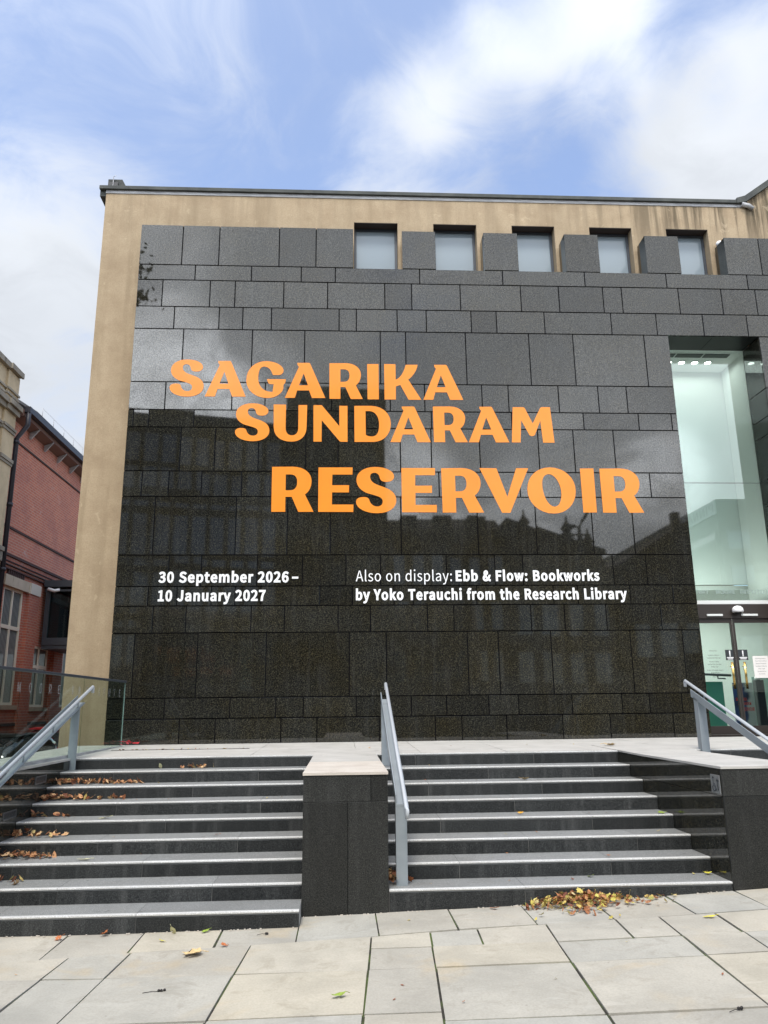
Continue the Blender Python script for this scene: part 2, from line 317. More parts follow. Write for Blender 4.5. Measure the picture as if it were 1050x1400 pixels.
# ------------------------------------------------------------------ builders
def vcol(v): return v if isinstance(v, Vector) else Vector(v)
class MB:
    """collects shapes in world coordinates, then links them as one mesh object"""
    def __init__(s): s.bm = bmesh.new()
    def poly(s, pts, mi=0):
        try: f = s.bm.faces.new([s.bm.verts.new(p) for p in pts]); f.material_index = mi; return f
        except ValueError: return None
    def box(s, x0, x1, y0, y1, z0, z1, mi=0, bev=0.0):
        v = [s.bm.verts.new(p) for p in ((x0, y0, z0), (x1, y0, z0), (x1, y1, z0), (x0, y1, z0), (x0, y0, z1), (x1, y0, z1), (x1, y1, z1), (x0, y1, z1))]
        fs = [s.bm.faces.new([v[i] for i in q]) for q in ((0, 3, 2, 1), (4, 5, 6, 7), (0, 1, 5, 4), (1, 2, 6, 5), (2, 3, 7, 6), (3, 0, 4, 7))]
        for f in fs: f.material_index = mi
        if bev:
            es = list({e for f in fs for e in f.edges})
            r = bmesh.ops.bevel(s.bm, geom=es, offset=bev, segments=1, affect='EDGES', profile=.5)
            for f in r['faces']: f.material_index = mi
        return v
    def hexa(s, p, mi=0):
        """eight corners: four of the bottom, four of the top, both counter-clockwise from above"""
        v = [s.bm.verts.new(q) for q in p]
        for q in ((0, 3, 2, 1), (4, 5, 6, 7), (0, 1, 5, 4), (1, 2, 6, 5), (2, 3, 7, 6), (3, 0, 4, 7)):
            s.bm.faces.new([v[i] for i in q]).material_index = mi
    def prism(s, pts, axis, a, b, mi=0):
        """outline extruded along an axis; pts are the two other coordinates in x,y,z order"""
        def P(q, t): return {'x': (t, q[0], q[1]), 'y': (q[0], t, q[1]), 'z': (q[0], q[1], t)}[axis]
        A = [s.bm.verts.new(P(q, a)) for q in pts]; B = [s.bm.verts.new(P(q, b)) for q in pts]; n = len(pts)
        fs = [s.bm.faces.new(A[::-1]), s.bm.faces.new(B)]
        for i in range(n): fs.append(s.bm.faces.new((A[i], A[(i + 1) % n], B[(i + 1) % n], B[i])))
        for f in fs: f.material_index = mi
        bmesh.ops.recalc_face_normals(s.bm, faces=fs)
    def tube(s, pts, r, n=12, mi=0, cap=True, r2=None):
        pts = [vcol(p) for p in pts]; rings = []
        for i, p in enumerate(pts):
            d = (pts[min(i + 1, len(pts) - 1)] - pts[max(i - 1, 0)]).normalized()
            up = Vector((0, 0, 1)) if abs(d.z) < .95 else Vector((1, 0, 0))
            a = d.cross(up).normalized(); b = d.cross(a)
            rr = r if r2 is None else r + (r2 - r) * i / max(1, len(pts) - 1)
            rings.append([s.bm.verts.new(p + rr * (math.cos(2 * math.pi * k / n) * a + math.sin(2 * math.pi * k / n) * b)) for k in range(n)])
        fs = []
        for i in range(len(rings) - 1):
            for k in range(n):
                f = s.bm.faces.new((rings[i][k], rings[i][(k + 1) % n], rings[i + 1][(k + 1) % n], rings[i + 1][k])); f.smooth = True; fs.append(f)
        if cap: fs += [s.bm.faces.new(rings[0][::-1]), s.bm.faces.new(rings[-1])]
        for f in fs: f.material_index = mi
        bmesh.ops.recalc_face_normals(s.bm, faces=fs)
    def bar(s, p0, p1, w, h, mi=0):
        """rectangular bar between two points; w sideways, h upright"""
        p0, p1 = vcol(p0), vcol(p1); d = (p1 - p0).normalized(); a = d.cross(Vector((0, 0, 1)))
        if a.length < .01: a = Vector((1, 0, 0))
        a.normalize(); b = a.cross(d)
        q = []
        for p in (p0, p1):
            q.append([p - a * w / 2 - b * h / 2, p + a * w / 2 - b * h / 2, p + a * w / 2 + b * h / 2, p - a * w / 2 + b * h / 2])
        A = [s.bm.verts.new(x) for x in q[0]]; B = [s.bm.verts.new(x) for x in q[1]]
        fs = [s.bm.faces.new(A[::-1]), s.bm.faces.new(B)] + [s.bm.faces.new((A[i], A[(i + 1) % 4], B[(i + 1) % 4], B[i])) for i in range(4)]
        for f in fs: f.material_index = mi
        bmesh.ops.recalc_face_normals(s.bm, faces=fs)
    def lathe(s, prof, c, n=20, mi=0, axis='z'):
        rings = []
        for r, h in prof:
            ring = []
            for k in range(n):
                a = 2 * math.pi * k / n; x, y = r * math.cos(a), r * math.sin(a)
                p = {'z': (c[0] + x, c[1] + y, c[2] + h), 'y': (c[0] + x, c[1] + h, c[2] + y), 'x': (c[0] + h, c[1] + x, c[2] + y)}[axis]
                ring.append(s.bm.verts.new(p))
            rings.append(ring)
        fs = []
        for i in range(len(rings) - 1):
            for k in range(n):
                f = s.bm.faces.new((rings[i][k], rings[i][(k + 1) % n], rings[i + 1][(k + 1) % n], rings[i + 1][k])); f.smooth = True; fs.append(f)
        fs += [s.bm.faces.new(rings[0][::-1]), s.bm.faces.new(rings[-1])]
        for f in fs: f.material_index = mi
        bmesh.ops.recalc_face_normals(s.bm, faces=fs)
    def build(s, name, mats, parent=None):
        me = bpy.data.meshes.new(name)
        if not isinstance(mats, (list, tuple)): mats = [mats]
        for m in mats: me.materials.append(m)
        off = world_loc(parent) if parent else Vector()
        if off.length: bmesh.ops.translate(s.bm, verts=s.bm.verts, vec=-off)
        s.bm.to_mesh(me); s.bm.free()
        o = bpy.data.objects.new(name, me); C.objects.link(o)
        if parent: o.parent = parent
        return o
def world_loc(o):
    v = Vector()
    while o: v += o.location; o = o.parent
    return v
def tag(o, label, cat=None, group=None, kind=None):
    if label: o['label'] = label
    if cat: o['category'] = cat
    if group: o['group'] = group
    if kind: o['kind'] = kind
    return o
def thing(name, label, cat, loc=(0, 0, 0), group=None):
    o = bpy.data.objects.new(name, None); C.objects.link(o); o.location = loc; o.empty_display_size = .2
    return tag(o, label, cat, group)
def structure(o): o['kind'] = 'structure'; return o
def outlines(name, loops, m, parent, y, thick=.0015, bold=0.0):
    """flat lettering: closed outlines in the x-z plane (holes included) as a thin filled sheet at depth y"""
    cu = bpy.data.curves.new(name, 'CURVE'); cu.dimensions = '2D'; cu.fill_mode = 'BOTH'; cu.extrude = thick; cu.offset = bold
    for l in loops:
        sp = cu.splines.new('POLY'); sp.points.add(len(l) - 1); sp.use_cyclic_u = True
        for p, (x, z) in zip(sp.points, l): p.co = (x, z, 0, 1)
    t = bpy.data.objects.new(name, cu); me = bpy.data.meshes.new_from_object(t); bpy.data.objects.remove(t)
    me.name = name
    off = world_loc(parent) if parent else Vector()
    me.transform(Matrix.Translation(-off) @ Matrix.Translation((0, y, 0)) @ Matrix(((1, 0, 0, 0), (0, 0, -1, 0), (0, 1, 0, 0), (0, 0, 0, 1))))
    me.materials.clear(); me.materials.append(m)
    o = bpy.data.objects.new(name, me); C.objects.link(o)
    if parent: o.parent = parent
    return o
def text_loops(txt, weight, x0, x1, z0, cap, track=20, flip=False):
    """outlines of one line of text fitted between x0 and x1 (or natural width when x1 is None), baseline z0, capital height cap"""
    F = FONT; loops = []; x = 0.0; ext = []
    for ch in txt:
        if ch != ' ':
            tab = F['L'] if weight == 'L' and ch in F['L'] else F['B']
            for l in tab[ch]:
                q = [(x + px, py) for px, py in l]; loops.append(q); ext += [p[0] for p in q]
        x += (F['adv'][ch] if ch != ' ' else 84) + (track if weight != 'L' else 12)
    a, b = min(ext), max(ext); sy = cap / 257.0
    if x1 is None: sx = sy; x1 = x0 + (b - a) * sx
    sx = (x1 - x0) / (b - a)
    f = (lambda px: x1 - (px - a) * sx) if flip else (lambda px: x0 + (px - a) * sx)
    return [[(f(px), z0 + py * sy) for px, py in l] for l in loops]
# measured sizes in metres: granite courses and joints, lettering outlines (unit boxes), text font outlines
ROW_Z = [11.43, 10.531, 10.195, 9.615, 9.135, 8.024, 7.458, 7.108, 6.243, 5.753, 4.653, 4.081, 3.729, 3.252, 2.132, 1.783, 1.36]
JOINT_X = [[-3.24, -2.51, -1.31, -0.57], [-2.96, -1.85, -0.86, -0.18, 1.52, 3.21, 4.9, 6.6, 8.31], [-3.58, -2.65, -2.16, -1.2, -0.33, 0.81, 1.35, 2.33, 3.56, 4.34, 5.25, 5.64, 6.82, 7.72, 8.44], [-3.32, -2.45, -1.99, -1.43, -0.1, 0.24, 1.05, 1.63, 2.53, 3.04, 4.01, 5.37, 6.3], [-3.12, -1.79, -0.77, 0.71, 1.21, 2.4, 3.67, 4.56, 6.01], [-3.4, -2.14, -1.51, -0.24, 0.89, 1.56, 2.68, 3.2, 4.19, 4.98, 5.55], [-3.97, -3.68, -2.84, -1.88, -0.73, 0.42, 1.68, 3.24, 4.65, 5.74, 6.4], [-3.06, -2.42, -1.61, -0.72, -0.11, 1.07, 1.66, 2.59, 3.73, 4.42, 5.21], [-3.73, -3.24, -2.64, -1.9, -1.29, -0.28, 0.68, 1.79, 3.33, 4.16, 5.03, 5.85], [-3.46, -1.98, -1.04, -0.25, 1.06, 2.49, 3.59, 4.66, 5.44], [-3.15, -2.57, -1.57, -0.75, 0.04, 0.67, 1.88, 2.78, 3.3, 4.99, 5.62], [-4.01, -3.49, -2.98, -2.37, -1.95, -1.49, -0.43, 0.16, 0.91, 1.26, 2.42, 3.84, 4.29, 5.27, 6.07, 6.44], [-3.38, -2.8, -1.65, -1.06, -0.1, 0.48, 1.51, 1.99, 3.4, 4.02, 4.79, 5.81], [-3.67, -2.57, -1.37, 0.1, 0.76, 2.22, 2.78, 3.74, 5.2, 6.17], [-3.09, -1.97, -1.18, -0.7, 0.22, 1.19, 1.81, 2.56, 3.09, 4.05, 4.95, 5.45, 6.04], [-2.82, -2.21, -1.08, -0.46, 0.62, 1.6, 2.07, 2.86, 3.86, 4.71, 5.85]]
DISPLAY = {"S":[[[0.459,1.0],[0.555,0.999],[0.646,0.99],[0.73,0.973],[0.804,0.948],[0.866,0.918],[0.914,0.882],[0.944,0.841],[0.955,0.796],[0.951,0.768],[0.939,0.744],[0.92,0.723],[0.896,0.706],[0.867,0.693],[0.835,0.684],[0.8,0.678],[0.763,0.676],[0.732,0.677],[0.702,0.68],[0.675,0.686],[0.652,0.695],[0.632,0.707],[0.615,0.721],[0.604,0.738],[0.597,0.758],[0.591,0.783],[0.582,0.805],[0.57,0.825],[0.554,0.842],[0.536,0.856],[0.513,0.866],[0.488,0.873],[0.459,0.875],[0.432,0.872],[0.41,0.866],[0.39,0.857],[0.375,0.844],[0.363,0.829],[0.356,0.81],[0.353,0.79],[0.354,0.767],[0.364,0.731],[0.384,0.7],[0.412,0.674],[0.448,0.65],[0.49,0.63],[0.538,0.611],[0.59,0.594],[0.645,0.577],[0.725,0.552],[0.795,0.525],[0.855,0.495],[0.905,0.463],[0.944,0.426],[0.973,0.385],[0.992,0.34],[1.0,0.288],[0.994,0.224],[0.969,0.168],[0.927,0.119],[0.87,0.078],[0.8,0.045],[0.719,0.021],[0.629,0.006],[0.531,0.0],[0.424,0.004],[0.325,0.017],[0.236,0.038],[0.158,0.066],[0.094,0.101],[0.045,0.141],[0.013,0.185],[0.0,0.234],[0.002,0.261],[0.01,0.284],[0.025,0.304],[0.045,0.319],[0.071,0.33],[0.102,0.339],[0.138,0.344],[0.177,0.346],[0.212,0.345],[0.241,0.342],[0.265,0.338],[0.285,0.331],[0.3,0.322],[0.313,0.311],[0.322,0.297],[0.329,0.282],[0.341,0.25],[0.358,0.223],[0.379,0.199],[0.404,0.18],[0.431,0.164],[0.461,0.153],[0.494,0.147],[0.527,0.145],[0.56,0.147],[0.588,0.154],[0.612,0.165],[0.632,0.179],[0.646,0.196],[0.657,0.216],[0.662,0.238],[0.663,0.262],[0.655,0.293],[0.634,0.318],[0.601,0.34],[0.559,0.358],[0.507,0.374],[0.447,0.39],[0.381,0.406],[0.308,0.423],[0.245,0.443],[0.189,0.469],[0.139,0.498],[0.097,0.532],[0.062,0.57],[0.036,0.612],[0.019,0.658],[0.011,0.707],[0.016,0.768],[0.039,0.824],[0.079,0.873],[0.132,0.916],[0.199,0.951],[0.277,0.977],[0.364,0.994],[0.459,1.0]]],"A":[[[0.294,0.996],[0.583,1.0],[0.604,0.991],[0.617,0.97],[1.0,0.006],[0.669,0.002],[0.594,0.215],[0.303,0.212],[0.248,0.003],[0.0,0.0],[0.337,0.886],[0.326,0.9],[0.307,0.925],[0.297,0.956]],[[0.455,0.697],[0.568,0.359],[0.343,0.356]]],"G":[[[0.488,1.0],[0.575,0.996],[0.657,0.981],[0.733,0.958],[0.8,0.927],[0.856,0.889],[0.899,0.846],[0.927,0.799],[0.938,0.748],[0.936,0.722],[0.928,0.698],[0.916,0.677],[0.9,0.66],[0.881,0.645],[0.858,0.635],[0.833,0.628],[0.806,0.626],[0.678,0.624],[0.671,0.632],[0.664,0.642],[0.658,0.654],[0.652,0.668],[0.646,0.683],[0.64,0.699],[0.632,0.716],[0.623,0.733],[0.605,0.761],[0.586,0.785],[0.564,0.806],[0.542,0.823],[0.518,0.836],[0.493,0.845],[0.466,0.851],[0.439,0.852],[0.402,0.845],[0.371,0.826],[0.346,0.796],[0.327,0.756],[0.313,0.708],[0.304,0.652],[0.299,0.59],[0.299,0.524],[0.307,0.45],[0.327,0.381],[0.358,0.32],[0.399,0.267],[0.448,0.224],[0.504,0.192],[0.568,0.172],[0.637,0.165],[0.674,0.17],[0.695,0.376],[0.6,0.375],[0.588,0.381],[0.577,0.389],[0.567,0.399],[0.558,0.412],[0.55,0.427],[0.541,0.445],[0.534,0.465],[0.527,0.488],[0.526,0.511],[1.0,0.511],[0.991,0.429],[0.987,0.42],[0.983,0.41],[0.978,0.402],[0.972,0.394],[0.965,0.386],[0.959,0.379],[0.952,0.372],[0.946,0.365],[0.941,0.259],[0.928,0.215],[0.903,0.17],[0.866,0.126],[0.819,0.086],[0.763,0.051],[0.698,0.023],[0.625,0.006],[0.546,0.0],[0.435,0.008],[0.333,0.035],[0.241,0.077],[0.162,0.133],[0.096,0.202],[0.046,0.281],[0.013,0.369],[0.0,0.464],[0.006,0.578],[0.031,0.681],[0.074,0.772],[0.132,0.85],[0.204,0.913],[0.289,0.959],[0.384,0.989],[0.488,1.0]]],"R":[[[0.0,0.994],[0.504,1.0],[0.602,0.992],[0.69,0.973],[0.765,0.943],[0.829,0.904],[0.879,0.857],[0.916,0.803],[0.938,0.743],[0.946,0.679],[0.943,0.628],[0.934,0.58],[0.919,0.536],[0.901,0.497],[0.878,0.461],[0.851,0.431],[0.822,0.405],[0.791,0.385],[1.0,0.003],[0.641,0.0],[0.48,0.33],[0.332,0.329],[0.333,0.002],[0.007,0.001]],[[0.33,0.826],[0.442,0.827],[0.481,0.824],[0.515,0.815],[0.543,0.8],[0.565,0.78],[0.583,0.754],[0.595,0.724],[0.602,0.69],[0.604,0.652],[0.601,0.611],[0.593,0.575],[0.579,0.545],[0.561,0.52],[0.538,0.5],[0.51,0.486],[0.478,0.478],[0.443,0.475],[0.331,0.474]]],"I":[[[0.0,0.996],[0.994,1.0],[1.0,0.003],[0.017,0.0]]],"K":[[[0.0,1.0],[0.309,0.999],[0.31,0.56],[0.355,0.582],[0.398,0.614],[0.438,0.654],[0.475,0.703],[0.508,0.761],[0.539,0.827],[0.567,0.902],[0.591,0.986],[0.92,0.99],[0.904,0.925],[0.882,0.863],[0.854,0.803],[0.821,0.747],[0.784,0.695],[0.743,0.648],[0.699,0.605],[0.652,0.568],[1.0,0.003],[0.652,0.0],[0.433,0.415],[0.311,0.371],[0.306,0.004],[0.0,0.001]]],"U":[[[0.0,1.0],[0.367,0.998],[0.369,0.368],[0.373,0.321],[0.384,0.28],[0.401,0.245],[0.423,0.217],[0.45,0.195],[0.482,0.18],[0.518,0.171],[0.558,0.168],[0.601,0.172],[0.639,0.182],[0.671,0.2],[0.697,0.224],[0.718,0.255],[0.733,0.292],[0.742,0.334],[0.745,0.382],[0.739,0.99],[1.0,0.992],[0.989,0.395],[0.981,0.307],[0.958,0.229],[0.92,0.162],[0.87,0.105],[0.806,0.06],[0.731,0.028],[0.645,0.007],[0.549,0.0],[0.435,0.006],[0.333,0.025],[0.244,0.056],[0.169,0.1],[0.108,0.154],[0.061,0.219],[0.031,0.293],[0.017,0.377]]],"N":[[[0.0,0.998],[0.23,1.0],[0.252,0.991],[0.761,0.425],[0.759,0.988],[0.999,0.986],[1.0,0.001],[0.798,0.0],[0.774,0.011],[0.246,0.586],[0.247,0.001],[0.013,0.0]]],"D":[[[0.0,0.996],[0.478,1.0],[0.593,0.986],[0.696,0.955],[0.785,0.909],[0.861,0.849],[0.921,0.777],[0.965,0.693],[0.992,0.601],[1.0,0.5],[0.99,0.396],[0.962,0.302],[0.92,0.218],[0.863,0.146],[0.792,0.087],[0.71,0.043],[0.618,0.015],[0.516,0.003],[0.005,0.0]],[[0.309,0.854],[0.419,0.855],[0.48,0.844],[0.533,0.82],[0.578,0.785],[0.615,0.739],[0.643,0.684],[0.664,0.62],[0.676,0.55],[0.679,0.475],[0.676,0.405],[0.667,0.343],[0.653,0.288],[0.633,0.242],[0.607,0.206],[0.575,0.178],[0.538,0.16],[0.494,0.152],[0.461,0.152],[0.432,0.154],[0.405,0.158],[0.382,0.163],[0.361,0.169],[0.342,0.177],[0.326,0.186],[0.312,0.196]]],"M":[[[0.063,0.991],[0.306,0.993],[0.332,0.984],[0.347,0.963],[0.515,0.534],[0.708,0.967],[0.725,0.991],[0.753,0.998],[0.946,1.0],[1.0,0.002],[0.733,0.0],[0.697,0.62],[0.554,0.226],[0.542,0.207],[0.525,0.193],[0.505,0.185],[0.483,0.182],[0.461,0.184],[0.442,0.192],[0.426,0.206],[0.416,0.225],[0.245,0.625],[0.205,0.003],[0.0,0.001]]],"E":[[[0.0,0.996],[0.977,1.0],[0.971,0.838],[0.398,0.836],[0.391,0.596],[0.876,0.598],[0.871,0.436],[0.392,0.435],[0.389,0.164],[1.0,0.165],[0.994,0.0],[0.002,0.002]]],"V":[[[0.0,0.999],[0.347,0.997],[0.544,0.353],[0.751,0.999],[1.0,1.0],[0.588,0.0],[0.422,0.0]]],"O":[[[0.497,1.0],[0.604,0.989],[0.703,0.959],[0.792,0.912],[0.867,0.849],[0.928,0.773],[0.972,0.685],[0.996,0.587],[1.0,0.482],[0.984,0.375],[0.951,0.28],[0.904,0.198],[0.845,0.129],[0.776,0.074],[0.697,0.033],[0.611,0.009],[0.52,0.0],[0.408,0.01],[0.306,0.041],[0.216,0.089],[0.138,0.153],[0.076,0.231],[0.031,0.319],[0.005,0.418],[0.0,0.524],[0.014,0.625],[0.045,0.716],[0.09,0.797],[0.149,0.867],[0.221,0.923],[0.303,0.964],[0.396,0.991],[0.497,1.0]],[[0.467,0.853],[0.516,0.843],[0.561,0.813],[0.603,0.768],[0.638,0.71],[0.667,0.643],[0.687,0.569],[0.698,0.493],[0.699,0.417],[0.693,0.359],[0.683,0.306],[0.668,0.26],[0.65,0.221],[0.628,0.189],[0.602,0.166],[0.572,0.152],[0.538,0.147],[0.491,0.159],[0.447,0.192],[0.407,0.244],[0.372,0.31],[0.344,0.388],[0.325,0.473],[0.314,0.562],[0.314,0.652],[0.319,0.697],[0.328,0.737],[0.341,0.771],[0.358,0.8],[0.38,0.823],[0.405,0.839],[0.434,0.85],[0.467,0.853]]]}
TITLE = [[["S",-3.326,-2.685,7.721,8.487],["A",-2.655,-1.88,7.728,8.467],["G",-1.878,-1.123,7.708,8.471],["A",-1.135,-0.359,7.714,8.446],["R",-0.285,0.361,7.703,8.448],["I",0.449,0.671,7.699,8.437],["K",0.781,1.494,7.698,8.439],["A",1.533,2.311,7.702,8.437]],[["S",-2.057,-1.411,6.833,7.595],["U",-1.343,-0.704,6.83,7.577],["N",-0.585,0.067,6.833,7.571],["D",0.197,0.895,6.832,7.565],["A",0.884,1.656,6.832,7.56],["R",1.713,2.368,6.837,7.567],["A",2.386,3.169,6.838,7.568],["M",3.218,4.047,6.841,7.57]],[["R",-1.343,-0.561,5.46,6.334],["E",-0.477,0.178,5.46,6.325],["S",0.227,0.977,5.437,6.335],["E",1.082,1.736,5.456,6.32],["R",1.838,2.621,5.451,6.322],["V",2.568,3.504,5.45,6.324],["O",3.465,4.391,5.436,6.343],["I",4.504,4.767,5.456,6.327],["R",4.881,5.677,5.454,6.328]]]
